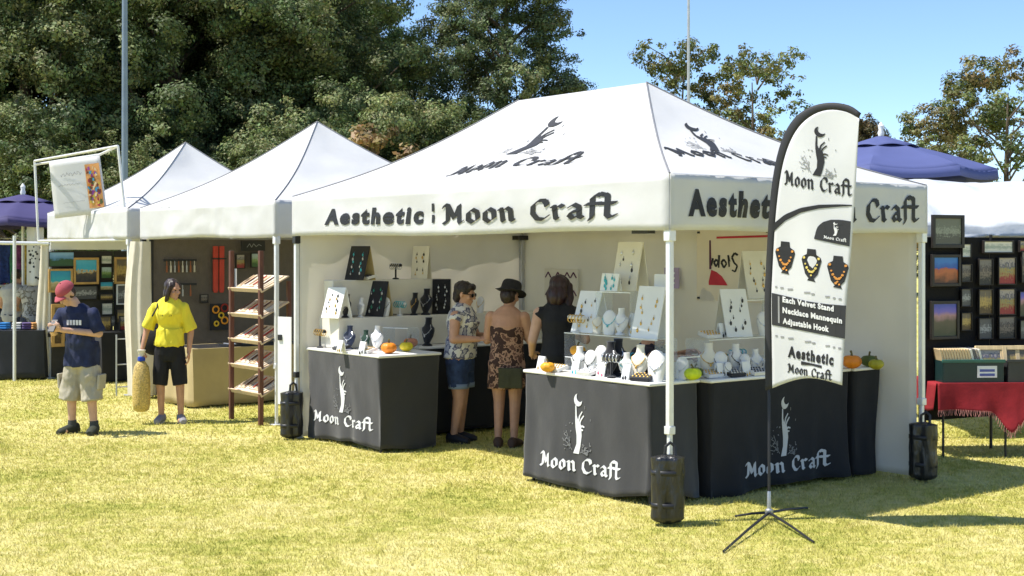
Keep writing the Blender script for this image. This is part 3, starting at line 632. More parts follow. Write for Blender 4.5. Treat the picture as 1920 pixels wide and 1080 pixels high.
for v0_, vs in ((536, 0), (628, 0)): put('lettering', [[(u, v0_ + .19 * (u - 1455)), (u + l, v0_ + .19 * (u - 1455)), (u + l, v0_ + 3 + .19 * (u - 1455)), (u, v0_ + 3 + .19 * (u - 1455))] for u, l in ((1456, 4), (1466, 6), (1480, 10), (1512, 12), (1526, 6), (1552, 8), (1566, 4), (1576, 5))], flp, MATS['grey_ink'], o)
# ------------------------------------------------------------------ goods on the counters
def sT(u, x):                                   # tent-frame y of image column u on the plane x
    k = (u - 960) / F; X0, D0 = BX + x * math.cos(TR), BY + x * math.sin(TR)
    return (X0 - k * D0) / (math.sin(TR) + k * math.cos(TR))
def tT(u, y):
    k = (u - 960) / F; X0, D0 = BX - y * math.sin(TR), BY + y * math.cos(TR)
    return (k * D0 - X0) / (math.cos(TR) - k * math.sin(TR))
FACE_L, FACE_R = TR - PI / 2, TR
def bust(loc, h, m, bead, rz, label, style=0, group='necklace busts on the counters'):
    o = thing('necklace_bust', label, 'necklace bust', loc, rz, group); s = h / .3
    sec = [(0, .062, .05), (.012, .062, .05), (.03, .03, .028), (.05, .05, .03), (.1, .085, .036), (.16, .105, .04), (.19, .098, .042), (.21, .06, .038), (.235, .04, .034), (.27, .036, .032), (.3, .04, .036)]
    if style == 1: sec = [(0, .07, .05), (.02, .075, .05), (.1, .09, .045), (.18, .1, .04), (.24, .09, .035), (.285, .055, .03), (.3, .02, .02)]
    rg = [[(a * s * math.cos(t), (b * s * math.sin(t) + (.3 * z * s if z > .05 else 0) * .25), z * s) for t in (2 * PI * j / 16 for j in range(16))] for z, a, b in sec]
    MB().loft(rg).build('form', m, o, smooth=60)
    nb = MB(); pts = []
    for i in range(15):
        t = PI * (1.02 + .96 * i / 14); z = .225 - .105 * math.sin(PI * i / 14) ** 1.2
        a, b = np.interp(z, [q[0] for q in sec], [q[1] for q in sec]), np.interp(z, [q[0] for q in sec], [q[2] for q in sec])
        pts.append((a * s * math.cos(t) * .95, b * s * math.sin(t) * 1.05 + .075 * z * s - .003, z * s))
    nb.tube(pts, .0035 * s, 5)
    for i in range(2, 13, 2): nb.ell(pts[i], (.007 * s,) * 3, 7, 5)
    nb.ell(Vector(pts[7]) - Vector((0, .004, .014 * s)), (.011 * s, .008 * s, .016 * s), 8, 6); nb.build('necklace', bead, o); return o
def board(loc, wd, h, tilt, rz, m, gems, label, rows=3, strut=True, group='tilted jewellery display boards', side=None):
    o = thing('display_board', label, 'display board', loc, rz, group); t = R(tilt); M = Matrix.Rotation(-t, 3, 'X')
    f = lambda x, y, z: M @ Vector((x, z, y))   # x across, y up the board, z out of its back
    mb = MB(); mb.box(M @ Vector((0, .006, h / 2)), (wd, .012, h), M); mb.build('panel', m, o, bevel=.003)
    if strut:
        bk = h * math.sin(t); M2 = Matrix.Rotation(t * .8, 3, 'X'); mb = MB(); mb.box(Vector((0, bk + .012 + .5 * h * math.sin(t * .8), h * math.cos(t) * .98 - .5 * h * math.cos(t * .8) * .98)), (wd * .96, .008, h * .97), M2); mb.build('strut', side or m, o, bevel=.002)
    rg = random.Random(label)
    for k, gm_ in enumerate(gems):
        mb = MB()
        for i in range(rows):
            for c in (-1, 1):
                if rg.random() < .2 and i: continue
                x, y = c * wd * rg.uniform(.12, .3), h * (.16 + .7 * (i + k * .5 + rg.uniform(-.15, .15)) / rows)
                if y > h * .94: continue
                r = rg.uniform(.006, .012); mb.ell(f(x, y, -.004), (r, r * .6, r * 1.6), 7, 5); mb.tube([f(x, y + r, -.004), f(x, y + r + .022, -.004)], .0015, 4)
        if not mb.v: mb.ell(f(0, h / 2, -.004), (.01,) * 3, 6, 5)
        mb.build('jewellery', gm_, o)
    return o
def pumpkin(loc, r, m, label):
    o = thing('pumpkin', label, 'pumpkin', loc, random.uniform(0, 6), 'small pumpkins decorating the counters'); rg = []
    for i in range(11):
        a = PI * (i + .5) / 11; n_ = 32
        rg.append([(r * math.sin(a) * (1 - .1 * abs(math.sin(4 * t)) ** .5 * 0 - .09 * (1 - abs(math.sin(4 * t)))) * math.cos(t), r * math.sin(a) * (1 - .09 * (1 - abs(math.sin(4 * t)))) * math.sin(t), r * .72 - r * .72 * math.cos(a) * (1 - .25 * math.exp(-((a - PI) * 2.2) ** 2))) for t in (2 * PI * j / n_ for j in range(n_))])
    MB().loft(rg).build('body', m, o, smooth=60); MB().tube([(0, 0, 1.2 * r), (.02 * r, 0, 1.5 * r), (.2 * r, 0, 1.75 * r)], [.16 * r, .1 * r, .12 * r], 7).build('stem', stem_m, o); return o
def riser(loc, wd, dp, h, rz, label):
    o = thing('acrylic_riser', label, 'riser', loc, rz, 'clear acrylic risers'); mb = MB(); mb.box((0, 0, h - .003), (wd, dp, .006)); mb.build('shelf', acry_m, o)
    ed = MB(); ed.box((0, -dp / 2 - .002, h - .003), (wd, .004, .007)); ed.build('edge', mat('frosted_edge', (.75, .76, .74), .3), o)
    for sx in (-1, 1): mb = MB(); mb.box((sx * (wd / 2 - .003), 0, (h - .006) / 2), (.006, dp, h - .007)); mb.build('side', acry_m, o)
    return o
# stepped fabric shelves along the left wall
o = thing('display_steps', 'long cream stepped display shelf against the left tent wall', 'display shelf', T(0, 0), TR)
mb = MB(); mb.box((1.57, 5.22, 1.1), (2.65, .4, .31)); mb.build('lower_step', cream_m, o, bevel=.008)
mb = MB(); mb.box((1.05, 5.325, 1.45), (1.5, .19, .372)); mb.build('upper_step', cream_m, o, bevel=.008)
z1, z2 = 1.256, 1.637
board(T(tT(663, 5.27), 5.27, z2), .27, .37, 16, FACE_L + .25, velvet_m, [silver_m, turq_m], 'black earring board highest on the left cream steps', side=tan_m)
board(T(tT(785, 5.27), 5.27, z2), .2, .36, 10, FACE_L + .5, cream_m, [gold_m, dark_m], 'cream earring board on the top step left of the women', side=cream_m)
board(T(tT(618, 5.1), 5.1, z1), .27, .33, 18, FACE_L + .2, white_m, [gold_m, dark_m], 'small white earring board on the middle step at the left end')
board(T(tT(700, 5.12), 5.12, z1), .25, .38, 14, FACE_L + .3, velvet_m, [silver_m, green_bead_m], 'black jewellery board on the middle step with green stones', side=tan_m)
board(T(tT(827, 5.12), 5.12, z1), .2, .38, 5, FACE_L + .8, velvet_m, [silver_m, silver_m], 'upright black board right behind the short haired woman', strut=False)
for u, y, z, h, m, bd, st, lab in ((648, 5.1, z1, .24, velvet_m, silver_m, 0, 'small black bust between white and black boards on the middle step'),
    (676, 5.1, z1, .2, leather_m, silver_m, 0, 'small white bust on the middle step beside the green stoned board'),
    (722, 5.08, z1, .2, leather_m, dark_m, 1, 'white bust right of the green stoned black board'),
    (776, 5.1, z1, .24, velvet_m, gold_m, 0, 'black bust left of its twin on the middle step below the cream board'),
    (798, 5.1, z1, .28, velvet_m, silver_m, 0, 'taller black bust beside the upright black board'),
    (801, 4.88, .94, .3, velvet_m, silver_m, 0, 'black bust on the black counter just left of the short haired woman'),
    (917, 4.88, .94, .2, leather_m, gold_m, 1, 'white bust on the black counter between the two shoppers'),
    (900, 5.1, z1, .18, leather_m, gold_m, 1, 'tiny white bust on the cream step between the two shoppers')):
    bust(T(tT(u, y), y, z), h, m, bd, FACE_L + random.uniform(-.2, .4), lab, st)
for u, v, h, m, bd, st, lab in ((621, 651, .22, leather_m, pink_m, 0, 'white bust with pink pendant on the left counter'), (654, 655, .24, navyvel_m, silver_m, 0, 'navy blue bust at the middle of the left counter'),
    (668, 652, .22, leather_m, silver_m, 1, 'slim white bust beside the navy bust on left counter'), (684, 656, .2, mat('green_velvet', (.02, .05, .035), .9), silver_m, 0, 'dark green bust on the left counter'),
    (706, 657, .25, leather_m, silver_m, 0, 'white bust beside the orange pumpkin on left counter')):
    bust(ground(u, v, .942), h, m, bd, FACE_L + random.uniform(0, .5), lab, st)
riser(ground(752, 654, .942), .3, .2, .22, FACE_L + .4, 'clear riser behind the yellow and orange pumpkins on left counter')
pumpkin(ground(729, 663, .942), .08, orange_m, 'bright orange pumpkin at the front corner of the left counter')
pumpkin(ground(762, 659, .942), .07, yellow_m, 'yellow pumpkin between two orange ones on the left counter')
pumpkin(ground(770, 652, .942), .075, mat('deep_orange_pumpkin', (.7, .17, .02), .45), 'deep orange pumpkin behind the yellow one on left counter')
# right hand corner counter
pumpkin(ground(1027, 698, .942), .062, amber_m, 'amber pumpkin lowest at the left end of the corner table')
riser(T(.56, 1.66, .942), .16, .14, .12, FACE_L, 'low clear riser carrying an amber pumpkin'); pumpkin(T(.56, 1.66, 1.064), .068, amber_m, 'amber pumpkin raised on a low clear riser')
riser(T(.66, 1.26, .942), 1.1, .24, .315, FACE_L, 'wide clear riser shelf at the middle of the corner table'); za = 1.26
riser(T(.7, 1.28, za), .42, .18, .35, FACE_L, 'tall clear riser stacked on the wide riser shelf'); zb_ = za + .353
board(T(.6, sT(1090, .6), za), .25, .37, 20, FACE_L + .12, white_m, [gold_m, dark_m], 'white earring board next to the woman in black')
board(T(.56, sT(1206, .56), za - .02), .27, .44, 15, FACE_L + .12, white_m, [gold_m, gold_m], 'tall white board with small gold earrings left of the tent leg')
board(T(.66, sT(1140, .66), zb_), .19, .15, 12, FACE_L + .1, white_m, [turq_m, turq_m], 'small white card with turquoise drops below the tall cream board')
board(T(.8, sT(1168, .8), zb_), .26, .42, 14, FACE_L + .15, cream_m, [dark_m, silver_m], 'tall cream board with long chains above the turquoise card')
board(T(.78, sT(1236, .78), za), .1, .5, 3, FACE_L + .5, white_m, [dark_m], 'narrow white panel standing behind the front tent leg', strut=False)
for x, u, z, h, m, bd, st, lab in ((.6, 1142, za, .2, leather_m, turq_m, 1, 'white bust with turquoise stone on the wide riser'), (.64, 1163, za, .22, leather_m, silver_m, 0, 'white bust second on the wide riser shelf'),
    (.62, 1120, za, .14, cream_m, gold_m, 1, 'small cream bust beside the white earring board'), (.72, 1185, za, .18, leather_m, gold_m, 1, 'pale bust half hidden by the tall white board'),
    (.42, 1086, .942, .22, leather_m, dark_m, 0, 'white bust with dark stone near the amber pumpkins'), (.40, 1106, .942, .2, leather_m, dark_m, 1, 'low white bust beside the amber pumpkin riser'),
    (.44, 1125, .942, .24, leather_m, silver_m, 1, 'leaning white bust left of the black busts'), (.42, 1142, .942, .28, velvet_m, silver_m, 0, 'black bust in the middle of the corner table'), (.5, 1156, .942, .3, velvet_m, silver_m, 0, 'taller black bust behind its neighbour on the corner table'),
    (.44, 1174, .942, .2, leather_m, turq_m, 0, 'small white bust right of the black busts'), (.46, 1198, .942, .27, cream_m, gold_m, 0, 'cream bust under the tall white board'),
    (.44, 1230, .942, .24, leather_m, silver_m, 1, 'wide white bust just left of the front tent leg'), (.62, 1243, .942, .2, leather_m, silver_m, 1, 'white bust hidden partly by the front tent leg'), (.7, 1278, .942, .18, leather_m, silver_m, 1, 'low grey white bust just right of the front tent leg')):
    bust(T(x, sT(u, x), z), h, m, bd, FACE_L + random.uniform(-.1, .6), lab, st)
pumpkin(T(.74, .5, .942), .07, lime_m, 'lime yellow pumpkin near the front tent leg'); pumpkin(T(.87, .6, .942), .065, dkgreen_m, 'dark green pumpkin behind the lime one')
riser(T(.72, .62, .942), .24, .2, .18, FACE_R, 'small clear riser above the lime pumpkin')
# right hand side counter
riser(T(1.55, .78, .942), .95, .26, .29, FACE_R, 'wide clear riser on the black counter left of the flag'); zc = 1.234
board(T(tT(1388, .72), .72, zc), .25, .41, 16, FACE_R - .25, white_m, [dark_m, dark_m], 'white A frame board of dark earrings left of the flag', side=cream_m)
riser(T(1.85, .9, zc), .5, .2, .3, FACE_R, 'upper clear riser behind the feather flag edge')
board(T(tT(1428, .86), .86, zc + .303), .26, .42, 14, FACE_R - .25, cream_m, [dark_m, gold_m], 'cream A frame board highest on the right counter', side=cream_m)
for u, y, z, h, m, bd, st, lab in ((1330, .62, .942, .27, cream_m, gold_m, 0, 'slim cream bust on the black counter right of the lime pumpkin'), (1352, .56, .942, .2, leather_m, dark_m, 1, 'white leaning bust on the black counter'), (1382, .6, .942, .25, leather_m, dark_m, 0, 'white bust under the white A frame board'),
    (1398, .55, .942, .17, leather_m, dark_m, 1, 'low white bust with dark stone under the A frame board'), (1418, .58, .942, .2, leather_m, silver_m, 0, 'white bust just left of the flag sleeve'), (1366, .5, .942, .12, leather_m, dark_m, 1, 'tiny white bust at the edge of the black counter'),
    (1432, .74, zc, .2, leather_m, silver_m, 1, 'white bust on the wide riser beside the flag')):
    bust(T(tT(u, y), y, z), h, m, bd, FACE_R + random.uniform(-.5, .2), lab, st)
pumpkin(ground(1597, 691, .942), .085, orange_m, 'orange pumpkin on the right counter beside the flag edge')
pumpkin(ground(1630, 688, .942), .075, dkgreen_m, 'dark green pumpkin at the right end of the right counter'); pumpkin(ground(1643, 693, .942), .065, mat('olive_pumpkin', (.35, .32, .02), .5, var=.3), 'olive yellow pumpkin in front of the dark green one')
# small stock between the busts
def bracelet_bar(loc, wd, h, m, bm_, rz, label):
    o = thing('bracelet_stand', label, 'bracelet stand', loc, rz, 'bracelet bars on the counters'); mb = MB(); mb.lathe([(.035, 0), (.035, .012), (.01, .02), (.009, h)], 14); mb.build('post', m, o); MB().tube([(-wd / 2, 0, h), (0, 0, h), (wd / 2, 0, h)], .016, 10).build('bar', m, o)
    for i in range(5): x = -wd * .4 + wd * .2 * i; MB().tube([(x + .004 * math.sin(3 * t), .026 * math.cos(t), h - .012 + .032 * math.sin(t)) for t in (2 * PI * j / 14 for j in range(15))], .0042, 5).build('bracelet', bm_, o)
def ring_tray(loc, wd, dp, m, bm_, rz, label):
    o = thing('ring_tray', label, 'ring tray', loc, rz, 'ring trays on the counters'); M = Euler((R(14), 0, 0)).to_matrix(); mb = MB(); mb.box((0, 0, .03), (wd, dp, .03), M); mb.build('tray', m, o, bevel=.004)
    mb = MB()
    for i in range(5):
        for j in range(3): mb.ell(M @ Vector((wd * (-.38 + .19 * i), dp * (-.32 + .32 * j), .018)) + Vector((0, 0, .03)), (.009, .009, .008), 7, 5)
    mb.build('rings', bm_, o)
for k, (p, kind, m, bm_, rz, lab) in enumerate(((ground(640, 657, .942), 't', velvet_m, silver_m, FACE_L, 'black ring tray at the front edge of the left counter'), (ground(690, 662, .942), 't', leather_m, gold_m, FACE_L, 'white ring tray left of the orange pumpkin'),
    (ground(600, 652, .942), 'b', velvet_m, gold_m, FACE_L, 'black bracelet bar at the left end of the left counter'), (T(tT(750, 5.1), 5.1, 1.256), 'b', leather_m, turq_m, FACE_L, 'white bracelet bar on the middle cream step'), (T(tT(742, 5.27), 5.27, 1.637), 'b', velvet_m, silver_m, FACE_L, 'black bracelet bar on the top cream step'),
    (T(tT(690, 5.27), 5.27, 1.637), 't', leather_m, dark_m, FACE_L, 'white ring tray beside the highest black board'), (T(.38, 1.72, .942), 't', leather_m, gold_m, FACE_L, 'white ring tray between the two amber pumpkins'), (T(.36, 1.3, .942), 't', leather_m, silver_m, FACE_L, 'white ring tray in front of the black busts'),
    (T(.36, 1.02, .942), 'b', velvet_m, silver_m, FACE_L, 'black bracelet bar at the front of the corner table'), (T(.38, .68, .942), 't', velvet_m, gold_m, FACE_L + .3, 'black ring tray beside the front tent leg'), (T(.55, 1.5, .942), 'b', leather_m, dark_m, FACE_L, 'white bracelet bar under the wide riser left end'),
    (T(.56, .95, .942), 'b', velvet_m, turq_m, FACE_L, 'black bracelet bar under the wide riser'), (T(.58, 1.7, 1.257), 'b', leather_m, gold_m, FACE_L, 'white bracelet bar on the wide riser beside the white board'), (T(1.0, .55, .942), 't', leather_m, gold_m, FACE_R, 'white ring tray right of the dark green pumpkin'),
    (T(1.2, .5, .942), 't', velvet_m, silver_m, FACE_R, 'black ring tray at the front of the black counter'), (T(1.45, .48, .942), 't', leather_m, dark_m, FACE_R, 'white ring tray left of the flag sleeve'), (T(1.25, .72, .942), 'b', velvet_m, gold_m, FACE_R, 'black bracelet bar under the right riser'),
    (T(1.5, .74, .942), 'b', leather_m, turq_m, FACE_R, 'white bracelet bar under the right riser'), (T(1.2, .76, 1.234), 't', leather_m, gold_m, FACE_R, 'white ring tray on the right riser left end'), (T(tT(905, 4.9), 4.9, .942), 't', leather_m, silver_m, FACE_L, 'white ring tray on the black counter between the shoppers'))):
    (ring_tray(p, .17, .12, m, bm_, rz, lab) if kind == 't' else bracelet_bar(p, .2, .13 + .02 * (k % 3), m, bm_, rz, lab))
for k, (p, rz, gm_, lab) in enumerate(((ground(634, 660, .942), FACE_L, gold_m, 'small white earring card at the front edge of the left counter'), (ground(676, 663, .942), FACE_L, dark_m, 'small white earring card in front of the green bust'), (T(.35, 1.92, .942), FACE_L, gold_m, 'small white earring card at the far left end of the corner table'),
    (T(.36, 1.48, .942), FACE_L, turq_m, 'small white card with turquoise dots on the corner table edge'), (T(.36, 1.16, .942), FACE_L, pink_m, 'small white card with pink dots on the corner table edge'), (T(.35, .86, .942), FACE_L, dark_m, 'small white card with dark dots beside the cream bust'), (T(.66, 1.1, 1.257), FACE_L, gold_m, 'small white card with gold dots on the wide riser'),
    (T(1.08, .5, .942), FACE_R, dark_m, 'small white card with dark dots right of the lime pumpkin'), (T(1.34, .47, .942), FACE_R, gold_m, 'small white card with gold dots at the black counter edge'), (T(1.62, .47, .942), FACE_R, turq_m, 'small white card with turquoise dots left of the flag'), (T(1.4, .78, 1.234), FACE_R, dark_m, 'small white card standing on the right riser shelf'))):
    board(p, .09, .12, 14, rz + .1 * math.sin(k * 2), white_m, [gm_], lab, rows=1, group='small earring cards on the counters')
for k, (u, y, lab) in enumerate(((1345, .7, 'clear display case with white cards left on the black counter'), (1405, .68, 'clear display case with white cards right on the black counter'))):
    o = thing('display_case', lab, 'display case', T(tT(u, y), y, .942), FACE_R, 'clear cases on the counter'); mb = MB(); mb.box((0, 0, .07), (.2, .13, .14)); mb.build('cover', acry_m, o)
    for j in (-1, 0, 1): mb = MB(); mb.box((j * .055, 0, .05), (.045, .01, .07), Euler((R(-20), 0, 0))); mb.build('card', white_m, o)
# things pinned to the rear wall
def wallboard(name, label, cat, s0, s1, z0, z1, m, rx=2.93):
    o = thing(name, label, cat, T(rx, (s0 + s1) / 2, (z0 + z1) / 2), FACE_L); mb = MB(); mb.box((0, 0, 0), (s0 - s1, .008, z1 - z0)); mb.build('sheet', m, o); return o
o = wallboard('poster', 'cream poster with red corner pinned to the rear tent wall', 'poster', 2.6, 1.64, 1.45, 2.15, mat('poster_paper', (.74, .66, .52), .7, var=.03))
pf = lambda u, v, h: Vector((((u - 1313) / 137 - .5) * .96, -.005 - h, .35 - (v - 430) / 135 * .7))
pred, pdk = mat('poster_red', (.5, .03, .05), .7), mat('poster_dark', (.09, .02, .06), .7)
put('print', [[(1337, 528), (1342, 506), (1352, 510), (1362, 518), (1370, 530), (1373, 535), (1337, 535)]], pf, pred, o, lift=.001); put('print', [[(1352, 443), (1450, 441), (1450, 445), (1352, 447)]], pf, pred, o, lift=.001)
put('print', [[(1338, 450), (1341, 450), (1342, 505), (1338, 505)]], pf, pdk, o, lift=.001)
put('lettering', sum([stroke(q, 4.2, 2.6) for q in ([(1392, 478), (1386, 474), (1381, 482), (1385, 492), (1391, 498), (1387, 509), (1381, 506)], [(1376, 490), (1374, 478), (1376, 500)], [(1366, 486), (1361, 492), (1366, 502), (1371, 494), (1366, 486)], [(1357, 478), (1356, 502)], [(1352, 486), (1347, 492), (1351, 500), (1355, 492), (1352, 486)], [(1345, 484), (1342, 498)])], []), pf, ink_m, o, lift=.001)
mb = MB()
for sx in (-1, 1):
    for sz in (-1, 1): mb.box((sx * .45, -.008, sz * .325), (.03, .012, .02))
mb.build('clip', plastic_m, o)
o = wallboard('poster', 'small patterned print behind the dark haired woman', 'poster', 5.0, 4.42, 1.42, 1.74, cream_m)
put('print', [stroke([(x, y), (x + .05, y + .06), (x + .1, y)], .018)[k] for x in (-.27, -.1, .06, .17) for y in (-.14, .06) for k in (0, 1)], lambda x, y, h: Vector((x, -.005 - h, y)), pdk, o, lift=.001)
o = wallboard('poster', 'small mauve sign pinned on the rear wall beside the front leg', 'sign', 3.06, 2.85, 1.56, 1.77, mat('mauve_paper', (.42, .33, .5), .7))
put('lettering', [stroke([(-.05, y), (.05, y)], .02)[0] for y in (-.05, .0, .05)], lambda x, y, h: Vector((x, -.005 - h, y)), whiteink_m, o, lift=.001)
o = thing('pennant', 'black triangular pennant on the rear wall beside the mauve sign', 'pennant', T(2.93, 3.42, 1.62), FACE_L); MB().prism([(-.1, .22), (.1, 0.0), (.1, -.06), (-.06, -.06)], .006, lambda x, y, z: Vector((x, -z, y))).build('sheet', ink_m, o)
o = thing('white_screen', 'white panel hanging between the two neighbouring tent legs at left', 'panel', ground(534, 806), FACE_L + .3); mb = MB(); mb.box((0, 0, .75), (.2, .012, .95)); mb.build('sheet', white_m, o); mb = MB(); mb.box((-.06, -.012, 1.0), (.05, .02, .06)); mb.build('clip', plastic_m, o)

# ------------------------------------------------------------------ picture materials and frames
def art(name, stops, sc=3, mixf=.35, horiz=True):
    m = bpy.data.materials.new(name); m.use_nodes = True; n = m.node_tree; L = n.links; b = n.nodes['Principled BSDF']; tc = n.nodes.new('ShaderNodeTexCoord')
    sp = n.nodes.new('ShaderNodeSeparateXYZ'); L.new(tc.outputs['Generated'], sp.inputs[0]); nz = n.nodes.new('ShaderNodeTexNoise'); nz.inputs['Scale'].default_value = sc; nz.inputs['Detail'].default_value = 6
    L.new(tc.outputs['Generated'], nz.inputs['Vector']); ma = n.nodes.new('ShaderNodeMath'); ma.operation = 'MULTIPLY_ADD'; ma.inputs[1].default_value = mixf * 2
    L.new(nz.outputs['Fac'], ma.inputs[0]); ms = n.nodes.new('ShaderNodeMath'); ms.operation = 'SUBTRACT'; L.new(sp.outputs['Z' if horiz else 'X'], ms.inputs[0]); ms.inputs[1].default_value = mixf; L.new(ms.outputs[0], ma.inputs[2])
    r = n.nodes.new('ShaderNodeValToRGB'); e = r.color_ramp.elements; e[0].position = stops[0][0]; e[0].color = (*stops[0][1], 1); e[1].position = stops[-1][0]; e[1].color = (*stops[-1][1], 1)
    for p, c in stops[1:-1]: k = e.new(p); k.color = (*c, 1)
    L.new(ma.outputs[0], r.inputs[0]); L.new(r.outputs[0], b.inputs['Base Color']); b.inputs['Roughness'].default_value = .5; MATS[name] = m; return m
A_sea = art('art_blue_lake', [(.1, (.05, .12, .06)), (.4, (.04, .1, .05)), (.5, (.1, .25, .45)), (.9, (.25, .45, .7))])
A_city = art('art_blue_town', [(.05, (.03, .03, .04)), (.4, (.08, .07, .06)), (.48, (.6, .4, .15)), (.58, (.05, .4, .6)), (.95, (.1, .45, .65))], 6)
A_turq = art('art_turquoise', [(.1, (.3, .25, .1)), (.4, (.6, .5, .3)), (.5, (.05, .4, .5)), (.9, (.04, .3, .5))], 5)
A_grey = art('art_grey_sketch', [(.3, (.08, .08, .08)), (.5, (.4, .4, .38)), (.7, (.1, .1, .1))], 9, .5)
A_pale = art('art_pale', [(.2, (.6, .6, .55)), (.5, (.3, .35, .3)), (.8, (.7, .68, .6))], 6, .5)
A_green = art('art_green', [(.2, (.05, .12, .03)), (.5, (.2, .3, .08)), (.75, (.4, .5, .5))], 6)
A_gold = art('art_gold', [(.2, (.1, .06, .02)), (.5, (.5, .35, .1)), (.8, (.15, .12, .08))], 7, .5)
A_rock = art('art_red_rock', [(.1, (.1, .04, .02)), (.4, (.5, .15, .05)), (.5, (.45, .12, .06)), (.58, (.03, .1, .4)), (.9, (.05, .2, .55))], 3)
A_dusk = art('art_dusk_field', [(.1, (.05, .06, .03)), (.45, (.12, .1, .06)), (.6, (.45, .25, .25)), (.75, (.2, .15, .5)), (.95, (.08, .1, .45))], 2.5, .2)
A_dark = art('art_dark_city', [(.2, (.02, .02, .02)), (.5, (.25, .2, .15)), (.6, (.05, .04, .04)), (.8, (.2, .18, .16))], 10, .5)
A_red = art('art_red_mix', [(.2, (.3, .03, .03)), (.5, (.35, .3, .1)), (.7, (.1, .1, .15)), (.85, (.4, .35, .3))], 8, .5)
A_moss = art('art_branches', [(.3, (.1, .1, .08)), (.5, (.3, .32, .25)), (.7, (.16, .17, .13))], 12, .5)
def picture(loc, wd, h, rz, am, fm, fw, label, group, name='framed_picture'):
    o = thing(name, label, 'picture', loc, rz, group); mb = MB(); mb.box((0, 0, 0), (wd - 2 * fw, .012, h - 2 * fw)); mb.build('image', am, o)
    fr = MB()
    for sx in (-1, 1): fr.box((sx * (wd - fw) / 2, -.004, 0), (fw, .03, h))
    for sz in (-1, 1): fr.box((0, -.004, sz * (h - fw) / 2), (wd - 2 * fw, .028, fw))
    fr.build('frame', fm, o, bevel=.003); return o
def line(p, d):                                  # vertical plane through p along d: image (u, v) -> world point
    p, d = Vector((*p, 0)), Vector((*d, 0)).normalized()
    def at(u, v, out=0):
        k = (u - 960) / F; s = (k * p.y - p.x) / (d.x - k * d.y); q = p + d * s; n_ = Vector((d.y, -d.x, 0)); q = q + n_ * out
        return Vector((q.x, q.y, CH - (v - V0) * q.y / F))
    return at, math.atan2(d.y, d.x)
ca, sa = math.cos(TR), math.sin(TR)
# ------------------------------------------------------------------ painting booth at left
def T3(x, y, z=0): return Vector((-5.12 + ca * x - sa * y, 18.15 + sa * x + ca * y, z))
o = thing('exhibition_screen', 'charcoal fabric display wall hung with gold framed paintings', 'display panel', T3(0, 0), TR)
for k in range(3): mb = MB(); mb.box((.5 + .97 * k, 3.0, .98), (.955, .035, 1.9)); mb.build('panel', galpanel_m, o, bevel=.008)
mb = MB(); mb.box((1.0, 2.985, 2.12), (2.0, .02, .34)); mb.build('header', white_m, o)
at3, _ = line(T3(0, 2.97)[:2], (ca, sa))
for (u, v, pw, ph, am, fm, fw, lab) in ((114, 486, 46, 28, A_sea, darkframe_m, .01, 'wide blue lake painting at the upper left of the charcoal wall'), (160, 508, 46, 50, A_city, paleframe_m, .035, 'gold framed town painting with blue sky on charcoal wall'),
    (112, 526, 44, 44, A_turq, paleframe_m, .03, 'gold framed turquoise painting right above the pink cap'), (198, 487, 20, 16, A_pale, darkframe_m, .008, 'small pale picture topmost in the narrow column'), (198, 511, 20, 22, A_green, darkframe_m, .008, 'small green picture second in the narrow column'),
    (198, 536, 24, 16, A_turq, darkframe_m, .008, 'small turquoise landscape in the middle of the narrow column'), (198, 557, 24, 12, A_gold, darkframe_m, .008, 'thin golden picture in the narrow column'), (199, 579, 20, 22, A_pale, darkframe_m, .008, 'pale small picture low in the narrow column'), (203, 602, 22, 20, A_grey, darkframe_m, .008, 'grey small picture lowest in the narrow column'),
    (233, 507, 40, 50, A_gold, paleframe_m, .035, 'golden framed painting beside the cream curtain'), (232, 552, 30, 38, A_grey, white_m, .02, 'white framed grey drawing below the golden painting'), (158, 549, 44, 26, A_grey, darkframe_m, .01, 'wide grey picture behind the man in the pink cap'), (107, 610, 24, 80, A_gold, paleframe_m, .05, 'tall golden painting low on the wall behind the man'), (232, 592, 30, 26, A_gold, darkframe_m, .01, 'golden brown picture low beside the curtain')):
    d = at3(u, v).y; picture(at3(u, v, .03), pw * d / F * 1.05, ph * d / F, TR, am, fm, fw, lab, 'paintings on the charcoal wall')
def draped_table(name, label, loc, rz, wd, dp, h, m, seed, drop=None, group=None):
    o = thing(name, label, 'table', loc, rz, group); ring = []
    for (x0, y0, x1, y1, nx, ny) in ((-wd / 2, -dp / 2, wd / 2, -dp / 2, 0, -1), (wd / 2, -dp / 2, wd / 2, dp / 2, 1, 0), (wd / 2, dp / 2, -wd / 2, dp / 2, 0, 1), (-wd / 2, dp / 2, -wd / 2, -dp / 2, -1, 0)):
        for k in range(16): ring.append((x0 + (x1 - x0) * k / 16, y0 + (y1 - y0) * k / 16, nx, ny))
    zb = h - (drop or h - .03); rows = [[(a * .9, b * .9, h) for a, b, _, _ in ring]]
    for q in range(9):
        q /= 8; rows.append([(a + c * q * (.03 + .05 * noise.noise((a * 4 + seed, b * 4, q))), b + e * q * (.03 + .05 * noise.noise((a * 4 + seed, b * 4, q))), h - q * (h - zb) + .03 * q * noise.noise((a * 2, b * 2, seed))) for a, b, c, e in ring])
    MB().loft(rows, caps=False).build('tablecloth', m, o, smooth=50, solid=.004); mb = MB(); mb.box((0, 0, h - .014), (wd - .02, dp - .02, .025)); mb.build('tabletop', plastic_m, o)
    for sx in (-1, 1):
        for sy in (-1, 1): MB().tube([(sx * (wd / 2 - .05), sy * (dp / 2 - .05), 0), (sx * (wd / 2 - .05), sy * (dp / 2 - .05), h - .03)], .015, 7).build('leg', plastic_m, o)
    return o
draped_table('table', 'black draped table below the small pictures in the painting booth', T3(1.1, 2.15), TR, 1.5, .6, .74, blackcloth_m, 2)
